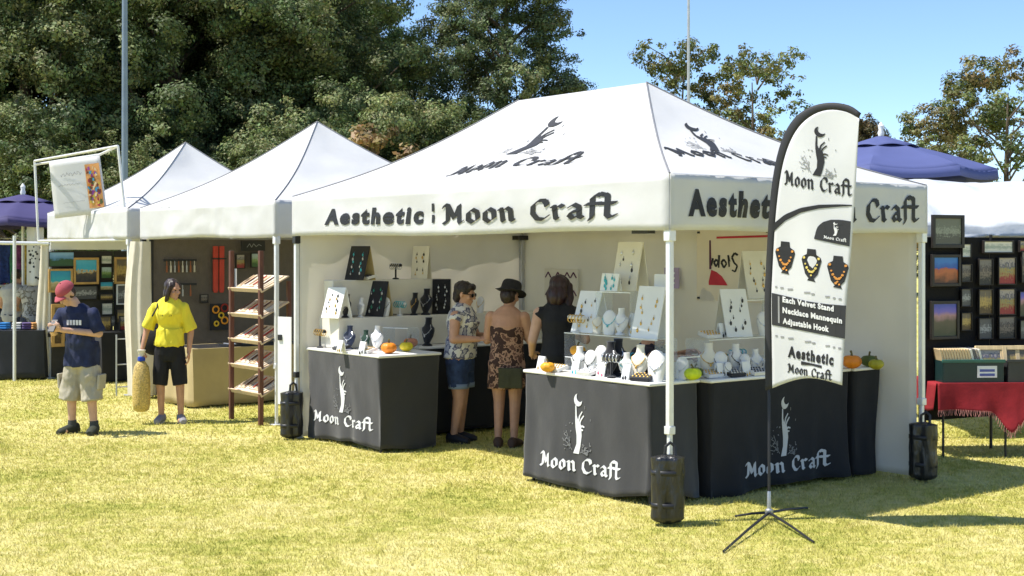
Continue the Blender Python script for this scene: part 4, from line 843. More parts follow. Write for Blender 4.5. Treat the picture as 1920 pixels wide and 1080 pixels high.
for k, (u, am, lab) in enumerate(((199, A_gold, 'small golden picture leaning on the painting booth table'), (215, A_red, 'small reddish picture leaning on the painting booth table'), (236, A_gold, 'amber picture leaning at the right end of painting booth table'))):
    q = T3(.45 + .38 * k, 2.05, .86); picture(q, .26, .22, TR, am, darkframe_m, .015, lab, 'pictures leaning on the painting table')
def curtain(label, loc, r, z0, z1, seed, m):
    o = thing('curtain', label, 'curtain', loc, 0); rg = []
    for i in range(18):
        q = i / 17; z = z1 + (z0 - z1) * q; rr = r * (.75 + .3 * math.sin(q * 3) + .25 * q ** 4)
        rg.append([(rr * math.cos(a) * (1 + .16 * math.sin(5 * a + seed + q * 2)) + .02 * math.sin(q * 5 + seed), rr * .8 * math.sin(a) * (1 + .16 * math.cos(6 * a + q)), z) for a in (2 * PI * j / 30 for j in range(30))])
    MB().loft(rg).build('cloth', m, o, smooth=60); mb = MB(); mb.loft([[(r * .82 * math.cos(a), r * .7 * math.sin(a), z1 * .62 + dz) for a in (2 * PI * j / 16 for j in range(16))] for dz in (0, .03)], caps=False); mb.build('tie', plastic_m, o, solid=.004)
cur_m = mat('curtain_cloth', (.72, .66, .53), .8, var=.06, scale=5, bump=.2, trans=.15)
curtain('cream gathered curtain at the left leg of painting booth', T3(-.02, 3.16), .1, .04, 2.06, 1, cur_m)
def T2(x, y, z=0): return Vector((-2.62 + ca * x - sa * y, 15.08 + sa * x + ca * y, z))
curtain('cream gathered curtain behind the woman in yellow', T2(-.05, 3.62), .16, .04, 2.06, 3, cur_m)
o = thing('metal_stand', 'grey metal tube stand beside the cream curtain', 'stand', ground(232, 742), TR)
for sx in (-1, 1): MB().tube([(sx * .1, 0, 0), (sx * .1, 0, .82)], .011, 7).build('post', steel_m, o)
for z in (.12, .42, .76): MB().tube([(-.1, 0, z), (.1, 0, z)], .009, 6).build('rung', steel_m, o)
# ------------------------------------------------------------------ tool booth (middle tent)
o = thing('exhibition_screen', 'grey brown pegboard wall in the middle tent', 'display panel', T2(0, 0), TR); mb = MB(); mb.box((1.45, 3.6, 1.06), (2.7, .03, 2.06)); mb.build('panel', peg_m, o)
fr = MB(); fr.box((.08, 3.58, 1.06), (.04, .05, 2.08)); fr.build('post', plastic_m, o)
at2, _ = line(T2(0, 3.57)[:2], (ca, sa))
def hang(name, label, u, v, grp=None): return thing(name, label, name.replace('_', ' '), at2(u, v, .02), TR, grp)
o = hang('tool_strap', 'pair of long red straps hanging on the pegboard wall', 408, 503)
rs_ = mat('red_leather', (.5, .05, .03), .55, var=.15)
for sx in (-1, 1): MB().prism([(sx * .045 - .035, -.3), (sx * .045 - .02, -.33), (sx * .045 + .02, -.33), (sx * .045 + .035, -.3), (sx * .045 + .035, .3), (sx * .045 - .035, .3)], .02, lambda x, y, z: Vector((x, -z, y))).build('band', rs_, o)
mb = MB(); mb.box((0, -.025, .13), (.22, .012, .02)); mb.build('crossbar', plastic_m, o)
o = hang('gear_poster', 'black panel with orange ring shapes under the red straps', 410, 594); mb = MB(); mb.box((0, 0, 0), (.27, .015, .36)); mb.build('backing', ink_m, o)
for x, z, r, m in ((-.06, .1, .045, 'o'), (.02, .02, .035, 'y'), (.07, -.05, .045, 'o'), (-.05, -.09, .03, 'y'), (.07, .12, .05, 'r')):
    mm = {'o': mat('orange_paint', (.75, .3, .02), .5), 'y': mat('yellow_paint', (.7, .45, .03), .5), 'r': mat('red_paint', (.3, .02, .01), .5)}[m]
    MB().tube([(x + r * math.cos(a), -.018, z + r * math.sin(a)) for a in (2 * PI * j / 16 for j in range(17))], .012, 6).build('ring', mm, o)
for k, (v, lab) in enumerate(((488, 'upper rail of hanging tools on the pegboard wall'), (533, 'lower rail of hanging tools on the pegboard wall'))):
    o = hang('tool_rail', lab, 337, v, 'tool rails on the pegboard'); mb = MB(); mb.box((0, 0, 0), (.46, .02, .03)); mb.build('rail', plastic_m, o)
    for i in range(8 if k == 0 else 4):
        x = -.2 + .056 * i * (1 if k == 0 else 2); t_ = MB(); t_.tube([(x, -.02, -.01), (x, -.02, -.07)], .006, 6); t_.box((x, -.02, -.115), (.02, .015, .09)); t_.build('tool', [mat('brown_handle', (.3, .1, .04), .5), mat('pale_handle', (.55, .5, .4), .5), steel_m][i % 3], o)
o = hang('sign', 'black signboard with pale scribble above the rack', 470, 461); mb = MB(); mb.box((0, -.05, 0), (.36, .02, .14)); mb.build('board', ink_m, o)
put('lettering', stroke([(-.1, -.02), (-.06, .03), (-.03, -.02), (.0, .03), (.04, -.01), (.08, .02), (.12, 0)], .008), lambda x, y, h: Vector((x, -.062 - h, y)), MATS['grey_ink'], o)
for u, v, wd, h, am, lab in ((448, 490, .14, .2, A_red, 'narrow red and yellow picture left of the rack top'), (478, 488, .17, .2, A_green, 'green picture in the middle tent behind the rack top'), (380, 560, .12, .12, A_dark, 'small dark picture left of the orange ring panel')):
    picture(at2(u, v, .04), wd, h, TR, am, darkframe_m, .01, lab, 'pictures on the pegboard')
draped_table('table', 'tan cloth covered table in front of the pegboard wall', T2(.98, 2.5), TR, 2.0, .8, .73, tan_m, 5)
o = thing('tool_tray', 'dark tray of small tools lying on the tan table', 'tray', T2(.75, 2.35, .732), TR + .1); mb = MB(); mb.box((0, 0, .012), (.5, .22, .02)); mb.build('tray', plastic_m, o)
for i in range(6): MB().tube([(-.2 + .08 * i, -.08, .028), (-.19 + .08 * i, .08, .028)], .01, 6).build('tool', [steel_m, white_m, wood_m][i % 3], o)
# wooden rack of tilted shelves
rk = thing('display_rack', 'red brown wooden rack with five tilted shelves of pens', 'rack', ground(489, 798), TR)
Lr = (ground(447, 785) - ground(489, 798)).length
for y in (0, Lr): mb = MB(); mb.box((0, y, .97), (.05, .045, 1.94)); mb.build('post', wood_m, rk, bevel=.004)
for y in (.02, Lr - .02): mb = MB(); mb.box((.36, y, .8), (.045, .04, 1.6)); mb.build('post', wood_m, rk, bevel=.004)
for k in range(5):
    z = 1.48 - .29 * k; M = Matrix.Rotation(R(-27), 3, 'Y'); c_ = Vector((.17, Lr / 2, z + .09))
    mb = MB(); mb.box(c_, (.38, Lr + .06, .018), M); s_ = mb.build('shelf', shelf_m, rk, bevel=.003); mb = MB(); mb.box(c_ + M @ Vector((-.195, 0, .02)), (.015, Lr + .08, .045), M); mb.build('lip', shelf_m, s_)
    o = thing('pen_row', ['row of pens on the topmost tilted shelf', 'row of pens on the second tilted shelf from top', 'row of pens on the middle tilted shelf', 'row of pens on the fourth tilted shelf from top', 'row of pens on the lowest tilted shelf'][k], 'pens', rk.matrix_basis @ c_, TR, 'pen rows on the rack')
    o.rotation_euler = (0, R(-27), TR)
    cd = MB(); cd.box((0, 0, .016), (.32, Lr - .06, .01)); cd.build('card', mat('pale_card', (.72, .62, .48), .7), o)
    for i in range(6):
        t_ = MB(); y = -Lr / 2 + .1 + i * (Lr - .2) / 5; t_.box((0, y, .026), (.26, .085, .012), Euler((0, 0, .12 * math.sin(i * 5 + k)))); c1 = t_.build('carton', [mat('pale_card', (.72, .62, .48), .7), cream_m, shelf_m][(i + k) % 3], o); t_ = MB(); t_.tube([(-.11, y - .02, .042), (.0, y, .042), (.11, y + .02, .042)], [.006, .009, .006], 6); t_.build('pen', [wood_m, shelf_m, rs_, shelf_m][(i * 3 + k) % 4], c1)
o = thing('notice', 'white paper notice taped on the rack post', 'notice', ground(447, 785) + Vector((-.035, -.035, 1.62)), FACE_L); mb = MB(); mb.box((0, 0, 0), (.09, .006, .23)); mb.build('paper', white_m, o)

# ------------------------------------------------------------------ sign frame above the painting booth
o = thing('banner_stand', 'white pipe frame holding a white banner with colourful picture', 'banner', atd(70, 452, 19.3), 0); o0 = o.location
pL, pR = atd(65, 302, 19.3) - o0, atd(221, 274, 18.4) - o0; bL, bR = atd(72, 452, 19.3) - o0, atd(240, 450, 18.4) - o0; m2 = atd(187, 290, 19.2) - o0
pvc = mat('white_pipe', (.7, .7, .68), .45)
for a, b_ in ((bL, pL), (pL, pR), (bR, pR), (pL + Vector((0, 0, -.05)), m2), (m2, pR), (bL, bR)): MB().tube([a, (a + b_) / 2, b_], .018, 8).build('pipe', pvc, o)
c4 = [atd(92, 304, 19.25) - o0, atd(187, 291, 19.15) - o0, atd(201, 398, 19.15) - o0, atd(103, 410, 19.25) - o0]
def sgn(x, y, h=0): a = c4[0].lerp(c4[1], x); b_ = c4[3].lerp(c4[2], x); return a.lerp(b_, y) + Vector((0, -h, 0))
mb = MB(); mb.grid(lambda x, y: sgn(x, y, .01 * math.sin(6 * x)), 10, 10); mb.build('banner', canopy_m, o, solid=.003)
rg = random.Random(5); cols = [(.6, .2, .02), (.35, .03, .05), (.5, .38, .05), (.25, .05, .3), (.08, .1, .03), (.05, .25, .45), (.65, .5, .3), (.12, .03, .02)]
mb = MB(); mb.prism([(.69, .13), (.97, .13), (.97, .9), (.69, .9)], .002, lambda x, y, z: sgn(x, y, .022 + z)); mb.build('picture', mat('banner_orange', (.62, .3, .1), .6, var=.3, scale=9), o)
for c_ in range(len(cols)):
    ps = []
    for i in range(9): x, y = rg.uniform(.71, .92), rg.uniform(.15, .82); ps.append([(x, y), (x + rg.uniform(.02, .05), y + rg.uniform(-.02, .04)), (x + rg.uniform(0, .05), y + rg.uniform(.04, .09)), (x - .01, y + .05)])
    put('picture', ps, lambda x, y, h: sgn(x, y, h), mat('banner_paint%d' % c_, cols[c_], .6), o, lift=.026 + .002 * c_)
for y0, w_, x0 in ((.26, .02, .2), (.44, .012, .14), (.75, .01, .2)): put('lettering', stroke([(x0 + .0105 * i + .012 * math.sin(i * 1.3), y0 + (.03 * math.sin(i * .9) + .012 * math.sin(i * .37)) * (1 if y0 < .4 else .45 if y0 < .7 else .15)) for i in range(40)], w_ * .3), lambda x, y, h: sgn(x, y, h), MATS['grey_ink'], o, lift=.02)

# ------------------------------------------------------------------ umbrellas
def umbrella(loc, r, zh, zt, m, label, logo=False):
    o = thing('parasol', label, 'umbrella', loc, .2); n_ = 8
    def rib(k, q): a = 2 * PI * k / n_; return Vector((r * q * math.cos(a), r * q * math.sin(a), zt - .12 - (zt - .12 - zh) * (.75 * q + .25 * q * q)))
    def g(u, q): k = u * n_; k0 = min(n_ - 1, int(k)); f = k - k0; p = rib(k0, q).lerp(rib(k0 + 1, q), f); p.z -= .05 * math.sin(PI * f) * q; return p
    mb = MB(); mb.grid(g, 64, 12); mb.build('canopy', m, o, smooth=30, solid=.003)
    def hm(u, q): p = g(u, 1); f = (u * n_) % 1; return p + Vector((0, 0, -q * .13 * (1 - .15 * math.sin(PI * f)))) + Vector((p.x, p.y, 0)) * .01 * q
    mb = MB(); mb.grid(hm, 64, 2); mb.build('valance', m, o, smooth=30, solid=.003)
    def vt(u, q): p = g(u, .04 + .30 * q); f = (u * n_) % 1; return p * 1 + Vector((0, 0, .05 + .045 * math.sin(PI * f) * q - .05 * q))
    mb = MB(); mb.grid(vt, 64, 4); mb.build('vent', m, o, smooth=30, solid=.003)
    MB().tube([(0, 0, 0), (0, 0, zt - .05)], .022, 10).build('pole', alu_m, o); MB().lathe([(.03, zt - .1), (.045, zt - .04), (.03, zt), (.04, zt + .05), (.008, zt + .1)], 12).build('finial', white_m, o)
    for k in range(n_): MB().tube([rib(k, .03) - Vector((0, 0, .015)), rib(k, .5) - Vector((0, 0, .02)), rib(k, .99) - Vector((0, 0, .012))], .008, 5).build('rib', alu_m, o)
    if logo:
        k = 5.0; fn = lambda x, y, h: (lambda p: p + Vector((p.x, p.y, r)).normalized() * (h + .02))(g((k + .25 + .5 * x) / n_, .88 - .16 * y))
        put('emblem', [stroke([(0, .2), (.3, .45), (.6, .4), (1, .8)], .3, .1)[i] for i in range(3)] + stroke([(.1, .1), (.7, .15)], .18), fn, mat('pink_print', (.55, .1, .3), .6), o)
    return o
umbrella((tx(1652, 17.6), 17.6, 0), 1.42, 2.97, 3.5, purple_m, 'violet blue umbrella with pink emblem behind the feather flag', True).rotation_euler.z = 2.0
umbrella((tx(43, 22), 22, 0), 1.5, 2.45, 2.92, darkpurple_m, 'dull purple umbrella at the far left behind the banner')
# ------------------------------------------------------------------ picture booth at right
o = thing('canopy_tent', 'low white shiny tarp covered booth roof at the right edge', 'tent', (4.3, 14.0, 0), .12)
def tp_(u, q):
    x = -.75 + 4.2 * u; prof = [(-.02, 2.08), (0, 2.2), (.14, 2.33), (.45, 2.5), (.85, 2.63), (1.3, 2.72), (2.0, 2.5), (2.05, 2.1)]; f = q * 7; i = min(6, int(f)); f -= i
    y, z = (prof[i][k] + (prof[i + 1][k] - prof[i][k]) * f for k in (0, 1)); k = noise.noise((x * 1.3, y * 1.5 + z * 2, 1)); e = abs(noise.noise((x * 2.3 + z * 2.5, y * 2, 4)))
    return Vector((x, y - (.03 * k + .05 * e + .02 * math.sin(x * 11 + z * 9)) * (1 if 0.02 < q < .5 else 0), z + (.045 * k + .07 * e + .012 * math.sin(x * 9 + y * 3)) * min(1, q * 4) - .16 * max(0, u - .5) ** 2 * 4 * (1 if q > .2 else 0) - (.1 * max(0, .1 - u) * 10 * (q > .3))))
MB().grid(tp_, 70, 42).build('roof', tarp_m, o, smooth=60, solid=.003)
for x, y in ((-.6, .1), (2.2, .1), (-.6, 1.9)): mb = MB(); mb.box((x, y, 1.15), (.045, .045, 2.3)); mb.build('leg', alu_m, o, bevel=.005)
PA, PD = (3.93, 12.95), (.9, .43); atp, prz = line(PA, PD)
o = thing('exhibition_screen', 'black display wall of framed photographs at the right edge', 'display panel', (*PA, 0), prz)
for k in range(3): mb = MB(); mb.box((.42 + .84 * k, .03, 1.2), (.82, .03, 1.75)); mb.build('panel', mat('black_felt', (.008, .007, .007), .95, bump=.2, bscale=80), o, bevel=.005); MB().tube([(.02 + .84 * k, .03, 0), (.02 + .84 * k, .03, 2.1)], .015, 8).build('post', plastic_m, o)
for (u, v, pw, ph, am, fw, lab) in ((1774, 434, 66, 62, A_moss, .035, 'large dark framed branch picture at the top of the black wall'), (1770, 507, 60, 60, A_rock, .03, 'dark framed picture of red rock under blue sky'), (1768, 600, 58, 72, A_dusk, .03, 'dark framed picture of a dusk field below the red rock'),
    (1868, 463, 64, 24, A_pale, .012, 'wide low picture at the top of the black grid'), (1844, 510, 30, 50, A_dark, .01, 'narrow dark photo left in the upper grid row'), (1884, 508, 38, 52, A_red, .01, 'colourful photo right in the upper grid row'), (1844, 566, 30, 48, A_gold, .01, 'amber sunset photo left in the middle grid row'), (1884, 566, 36, 50, A_red, .01, 'red and white photo in the middle grid row'),
    (1844, 616, 30, 40, A_grey, .01, 'grey photo left in the lowest grid row'), (1884, 614, 36, 42, A_dark, .01, 'dark photo right in the lowest grid row'), (1922, 500, 26, 60, A_dark, .01, 'dark photo cut by the right edge of the photo')):
    d = atp(u, v).y; picture(atp(u, v, .02), pw * d / F * 1.18, ph * d / F, prz, am, darkframe_m, fw, lab, 'framed photographs on the black wall')
for (u, v, pw, ph, am, lab) in ((1808, 470, 20, 26, A_pale, 'small pale card topmost in the narrow column of the black wall'), (1808, 512, 22, 34, A_dark, 'small dark photo second in the narrow column of the black wall'), (1808, 558, 22, 34, A_grey, 'small grey photo third in the narrow column of the black wall'), (1808, 603, 22, 34, A_gold, 'small amber photo lowest in the narrow column of the black wall'),
    (1914, 462, 16, 22, A_red, 'tiny reddish card beside the wide low picture'), (1915, 570, 18, 48, A_dusk, 'thin dusk photo near the right edge of the black wall'), (1916, 618, 18, 36, A_moss, 'thin mossy photo lowest near the right edge')):
    d = atp(u, v).y; picture(atp(u, v, .02), pw * d / F * 1.18, ph * d / F, prz, am, darkframe_m, .008, lab, 'framed photographs on the black wall')
# red table with fringed cloth
o = thing('table', 'folding table under a dark red fringed cloth at the right', 'table', (3.98, 12.75, 0), .06); WT, DT, HT = 2.4, .75, .70
def dropf(x): return .26 + .20 * math.exp(-((x - .68) / .1) ** 2) + .05 * (x > .75) + .03 * noise.noise((x * 3, 1, 2))
def ct(u, q):
    x = WT * u; ins = .035 * math.sin(x * 13) * (.4 + abs(noise.noise((x * 3, 0, 0)))) - .07 * math.exp(-((x - .68) / .09) ** 2)
    if q < .4: return Vector((x, DT * (1 - q / .4), HT + .004))
    k = (q - .4) / .6; return Vector((x, -.012 - k * (.02 - ins * k), HT + .004 - k * dropf(x)))
MB().grid(ct, 90, 20).build('tablecloth', red_m, o, smooth=60, solid=.004)
def sd(u, q): return Vector((-.01 - .03 * q, DT * u, HT + .004 - q * (.25 + .03 * math.sin(u * 6))))
MB().grid(sd, 16, 8).build('tablecloth', red_m, o, smooth=60, solid=.004)
fr = MB()
for i in range(170): p = ct(i / 170, 1); fr.tube([p + Vector((0, -.002, .01)), p + Vector((random.uniform(-.008, .008), -.002, -.02)), p + Vector((random.uniform(-.015, .015), -.002, -.05))], .0022, 4)
f_ = fr.build('fringe', fringe_m, o); f_['kind'] = 'stuff'
mb = MB(); mb.box((WT / 2, DT / 2, HT - .014), (WT - .03, DT - .03, .025)); mb.build('tabletop', plastic_m, o)
for x, y in ((.08, .06), (.68, .06), (1.4, .06), (.08, .68), (1.4, .68)): MB().tube([(x, y, 0), (x, y, HT - .03)], .012, 8).build('leg', plastic_m, o)
def bin_(loc, wd, dp, h, m, label, tagm, tw):
    o = thing('print_bin', label, 'bin', loc, .06, 'bins of prints on the red table')
    for c_, s_ in (((0, -dp / 2, h / 2), (wd, .008, h)), ((0, dp / 2, h / 2), (wd, .008, h)), ((-wd / 2, 0, h / 2), (.008, dp - .01, h)), ((wd / 2, 0, h / 2), (.008, dp - .01, h)), ((0, 0, .006), (wd - .01, dp - .01, .008))): mb = MB(); mb.box(c_, s_); mb.build('side', m, o)
    rm = MB()
    for c_, s_ in (((0, -dp / 2 - .006, h), (wd + .03, .018, .03)), ((0, dp / 2 + .006, h), (wd + .03, .018, .03))): rm.box(c_, s_)
    rm.build('rim', m if m is bin2_m else mat('green_rim', (.03, .12, .09), .4), o, bevel=.004); mb = MB(); mb.box((wd * .22, -dp / 2 - .008, h * .5), (tw, .005, h * .55)); tg = mb.build('label_card', white_m, o)
    put('lettering', [[(wd * .22 - tw * .38, y), (wd * .22 + tw * .38, y), (wd * .22 + tw * .38, y + h * .12), (wd * .22 - tw * .38, y + h * .12)] for y in (h * .3, h * .5)], lambda x, y, z: Vector((x, -dp / 2 - .0105 - z, y)), tagm, o, lift=.001); return o
bl = mat('blue_ink', (.08, .1, .3), .6)
bin_((4.33, 12.98, .706), .58, .34, .2, binr_m, 'dark green print bin with white and blue label', bl, .19); bin_((4.84, 13.0, .706), .36, .34, .2, bin2_m, 'grey print bin with square white label', MATS['grey_ink'], .12)
bin_((5.28, 13.03, .706), .4, .34, .2, bin2_m, 'grey print bin cut by the right edge of the photo', MATS['grey_ink'], .12)
M = Euler((0, R(-14), 0)).to_matrix()
for k in range(15):
    x = 4.10 + .026 * k; am = matboard_m if k < 11 else [A_pale, A_grey, A_red, A_pale][k - 11]
    o = thing('matted_print', 'tan matted print in a tilted stack in the green bin' if k < 11 else ['pale print leaning after the tan stack', 'grey print leaning in the green bin', 'reddish print leaning in the green bin', 'pale print last in the green bin'][k - 11], 'print', (x, 12.975, .725), .06, 'tan matted prints in the bin' if k < 11 else 'loose prints in the bin')
    mb = MB(); mb.box(M @ Vector((0, 0, .15)), (.02, .28, .3), M); mb.build('sheet', am, o, bevel=.002)
for k, (x, am, lab) in enumerate(((4.56, A_red, 'picture of red figures leaning between the two bins'), (4.8, A_gold, 'tan matted print with golden picture in the grey bin'), (4.95, A_dusk, 'purple tinted print leaning in the grey bin'), (5.2, A_pale, 'pale print leaning in the rightmost bin'))):
    o = picture((x, 12.96 + .02 * k, .9), .3, .28, .06, am, matboard_m, .04, lab, 'prints facing outward in the bins'); o.rotation_euler.x = R(-12)
# ------------------------------------------------------------------ far left stall
o = thing('pipe_frame', 'white horizontal pipe with one post at the far left stall', 'frame', (tx(30, 20.3), 20.3, 0)); x0, x1 = tx(-60, 20.3) - tx(30, 20.3), tx(92, 20.3) - tx(30, 20.3)
MB().tube([(x0, 0, 2.06), (x1, .3, 2.04)], .03, 10).build('bar', alu_m, o); MB().tube([(0, -.06, 0), (0, -.06, 2.16)], .026, 10).build('post', alu_m, o)
draped_table('table', 'black draped table at the far left edge', (tx(22, 20.6), 20.75, 0), .12, 1.0, .8, .74, mat('slate_cloth', (.025, .027, .032), .85, bump=.1), 3)
rg = random.Random(9)
GC = [(.22, .015, .02), (.012, .03, .14), (.03, .13, .06), (.2, .05, .17), (.35, .24, .04), (.02, .02, .03), (.35, .33, .3), (.03, .11, .19), (.28, .05, .025), (.1, .03, .13)]
GN = ['dark red', 'navy blue', 'green', 'magenta', 'mustard yellow', 'black', 'off white', 'teal blue', 'rust red', 'plum purple']
for row, (d, z, us) in enumerate(((22.8, 2.1, (-6, 8, 22, 36, 50)), (22.5, 1.32, (-4, 12, 28, 44, 60)))):
    for k, u in enumerate(us):
        ci = (k + row * 5) % 10; o = thing('hanging_garment', GN[ci] + ' garment hanging in the ' + ('upper' if row == 0 else 'lower') + ' row at far left', 'garment', (tx(u, d), d, z), rg.uniform(-.2, .2), 'garments at the far left stall'); seed = rg.random() * 9
        def gg(u_, q, seed=seed): wd = .085 + .06 * q + (.06 if .08 < q < .35 else 0); a = 2 * PI * u_; return Vector((wd * math.cos(a) * (1 + .1 * math.sin(5 * a + seed)), .05 * math.sin(a) * (1 + .4 * math.cos(4 * a + seed)), -q * .72 - .02 * math.sin(3 * a + seed) * q))
        MB().grid(gg, 28, 10).build('cloth', mat('garment_%s' % GN[ci].replace(' ', '_'), GC[ci], .85, var=.5, scale=22), o, solid=.003); MB().tube([(0, 0, .07), (.02, 0, .05), (0, 0, .02), (-.07, 0, -.03)], .004, 5).build('hanger', steel_m, o)
MB2 = MB(); o = thing('clothes_rail', 'steel clothes rail behind the far left table', 'rail', (tx(25, 22.9), 22.9, 0))
for z in (2.14, 1.36): MB().tube([(-.7, -.1 if z > 2 else -.4, z), (.7, -.1 if z > 2 else -.4, z)], .014, 8).build('bar', steel_m, o)
for sx in (-1, 1): MB().tube([(sx * .7, -.1, 0), (sx * .7, -.1, 2.15)], .016, 8).build('post', steel_m, o)
o = thing('hanging_sheet', 'white cloth with dark spots hanging left of the cream curtain', 'cloth', (tx(66, 20.9), 20.9, 2.35), 0); mb = MB(); mb.grid(lambda u, q: Vector((-.13 + .26 * u, .02 * math.sin(u * 9), -.95 * q)), 12, 12); mb.build('cloth', canopy_m, o, solid=.003)
put('print', [arc(rg.uniform(-.1, .1), rg.uniform(-.9, -.3), rg.uniform(.012, .025), 0, 2 * PI * 5 / 6, 5) for _ in range(24)], lambda x, y, h: Vector((x, .02 * math.sin((x + .13) / .26 * 9) - h, y)), ink_m, o, lift=.005)
for k, (u, col, lab) in enumerate(((6, (.03, .2, .5), 'blue folded cloth on the far left table'), (30, (.6, .6, .58), 'white folded cloth on the far left table'), (48, (.12, .08, .2), 'purple folded cloth on the far left table'), (64, (.5, .25, .08), 'tan folded cloth at the right end of the far left table'))):
    o = thing('folded_cloth', lab, 'cloth', (tx(u, 20.6), 20.65, .742), .2 * k, 'folded cloths on the far left table')
    for j in range(3): mb = MB(); mb.box((0, 0, .022 + .034 * j), (.14 - .008 * j, .2 - .01 * j, .03)); mb.build('layer', mat('folded_%d' % k, col, .85), o, bevel=.01)
# ------------------------------------------------------------------ people
def skin(name, col): return mat(name, col, .55, var=.1, scale=14, bump=.08, bscale=60)
sk_m, sk2_m = skin('skin_tan', (.50, .27, .17)), skin('skin_light', (.56, .34, .24))
eye_m = mat('eye', (.02, .015, .012), .2, var=0)
class Body(MB):
    def limb(s, pts, rr, n=12):
        for i in range(len(pts) - 1): s.capsule(pts[i], pts[i + 1], rr[i], rr[i + 1], n)
        return s
    def sections(s, secs, n=20):                 # (x, y, z, rx, ry) rings bottom to top
        return s.loft([[(x + a * math.cos(t), y + b * math.sin(t), z) for t in (2 * PI * j / n for j in range(n))] for x, y, z, a, b in secs])
    def sleeve(s, p, q, r1, r2, n=16):           # open-looking flat ended sleeve or trouser leg
        p, q = Vector(p), Vector(q); x, y = frame(q - p); s.ell(p, (r1 * .99,) * 3, 14, 9); return s.loft([[c + (x * math.cos(2 * PI * j / n) + y * math.sin(2 * PI * j / n)) * r for j in range(n)] for c, r in ((p, r1), (p.lerp(q, .5), (r1 + r2) / 2), (q, r2))])
    def fuse(s, name, m, parent, voxel=.007, smooth=3, wrinkle=0, wscale=9, streak=None, seed=0):
        o = s.build(name, m, parent, smooth=0); md = o.modifiers.new('r', 'REMESH'); md.mode = 'VOXEL'; md.voxel_size = voxel
        if smooth: ms = o.modifiers.new('s', 'SMOOTH'); ms.iterations = smooth; ms.factor = .5
        bpy.context.view_layer.update(); me = bpy.data.meshes.new_from_object(o.evaluated_get(bpy.context.evaluated_depsgraph_get())); old = o.data; o.modifiers.clear(); o.data = me; bpy.data.meshes.remove(old); me.name = name
        if wrinkle:
            no = np.zeros(len(me.vertices) * 3); me.vertices.foreach_get('normal', no); no = no.reshape(-1, 3); co = np.zeros(len(me.vertices) * 3); me.vertices.foreach_get('co', co); co = co.reshape(-1, 3)
            st = streak or (1, 1, .45)
            dv = np.array([noise.noise((p[0] * wscale * st[0] + seed, p[1] * wscale * st[1], p[2] * wscale * st[2])) + .5 * noise.noise((p[0] * wscale * 2.3 * st[0], p[1] * wscale * 2.3 * st[1] + seed, p[2] * wscale * 2.3 * st[2])) for p in co])
            co = co + no * (dv * wrinkle)[:, None]; me.vertices.foreach_set('co', co.ravel())
        me.shade_smooth(); me.update()
        if not me.materials: me.materials.append(m)
        return o
def head(b, c, Rm, s=1.):
    c = Vector(c); P = lambda x, y, z: c + Rm @ Vector((x * s, y * s, z * s))
    b.ell(c + Rm @ Vector((0, .012 * s, .03 * s)), (.076 * s, .096 * s, .092 * s), 18, 12, Rm); b.ell(P(0, -.012, -.03), (.06 * s, .075 * s, .085 * s), 16, 10, Rm)
    b.ell(P(0, -.055, -.085), (.03 * s, .028 * s, .028 * s), 12, 8, Rm)                                                      # chin
    b.capsule(P(0, -.088, .02), P(0, -.105, -.022), .010 * s, .0145 * s, 8); b.ell(P(-.01, -.098, -.026), (.009 * s,) * 3, 8, 6); b.ell(P(.01, -.098, -.026), (.009 * s,) * 3, 8, 6)
    b.ell(P(0, -.083, -.055), (.026 * s, .011 * s, .007 * s), 10, 6, Rm); b.ell(P(0, -.081, -.066), (.022 * s, .011 * s, .008 * s), 10, 6, Rm)   # lips
    for k in (-1, 1):
        b.ell(P(k * .032, -.078, .03), (.022 * s, .012 * s, .008 * s), 10, 6, Rm); b.ell(P(k * .042, -.062, -.02), (.024 * s, .02 * s, .022 * s), 10, 6, Rm)   # brow, cheek
        b.ell(P(k * .078, .012, -.005), (.009 * s, .02 * s, .032 * s), 10, 8, Rm)                                            # ear
    return P
def hand(b, w, d, n, curl=.6, s=1., side=1, grip=False):
    """wrist w, direction d of the palm, n = back-of-hand normal; five separate curled fingers"""
    w, d, n = Vector(w), Vector(d).normalized(), Vector(n); n = (n - d * n.dot(d)).normalized(); a = d.cross(n) * side
    M = Matrix((a, d, n)).transposed(); b.ell(w + d * .045 * s, (.039 * s, .05 * s, .017 * s), 12, 8, M)
    for i, (o, l) in enumerate(((-.028, .068), (-.0095, .078), (.0095, .073), (.028, .058))):
        p = w + d * (.085 - abs(o) * .25) * s + a * o * s; ang = 0
        for k, f in enumerate((.45, .32, .25)):
            ang += curl * (.55 + .12 * i * .3 + .25 * k); t = d * math.cos(ang) - n * math.sin(ang); q = p + t * l * f * s
            b.capsule(p, q, (.0092 - .0008 * k) * s, (.0086 - .0008 * k) * s, 8); p = q
    p = w + d * .03 * s - a * .035 * s; q = p + (d * .7 - a * .6 - n * .35).normalized() * .038 * s; b.capsule(w + d * .02 * s - a * .02 * s, p, .015 * s, .013 * s, 8); b.capsule(p, q, .012 * s, .0105 * s, 8); b.capsule(q, q + (d * .9 - a * .1 - n * .5).normalized() * .03 * s, .0105 * s, .009 * s, 8)
    return w + d * .085 * s - n * .025 * s
def eyes(P, o, s=1., m=None):
    for k in (-1, 1): MB().ell(P(k * .031, -.0815, .008), (.0105 * s, .007 * s, .0065 * s), 10, 7).build('eye', m or eye_m, o)
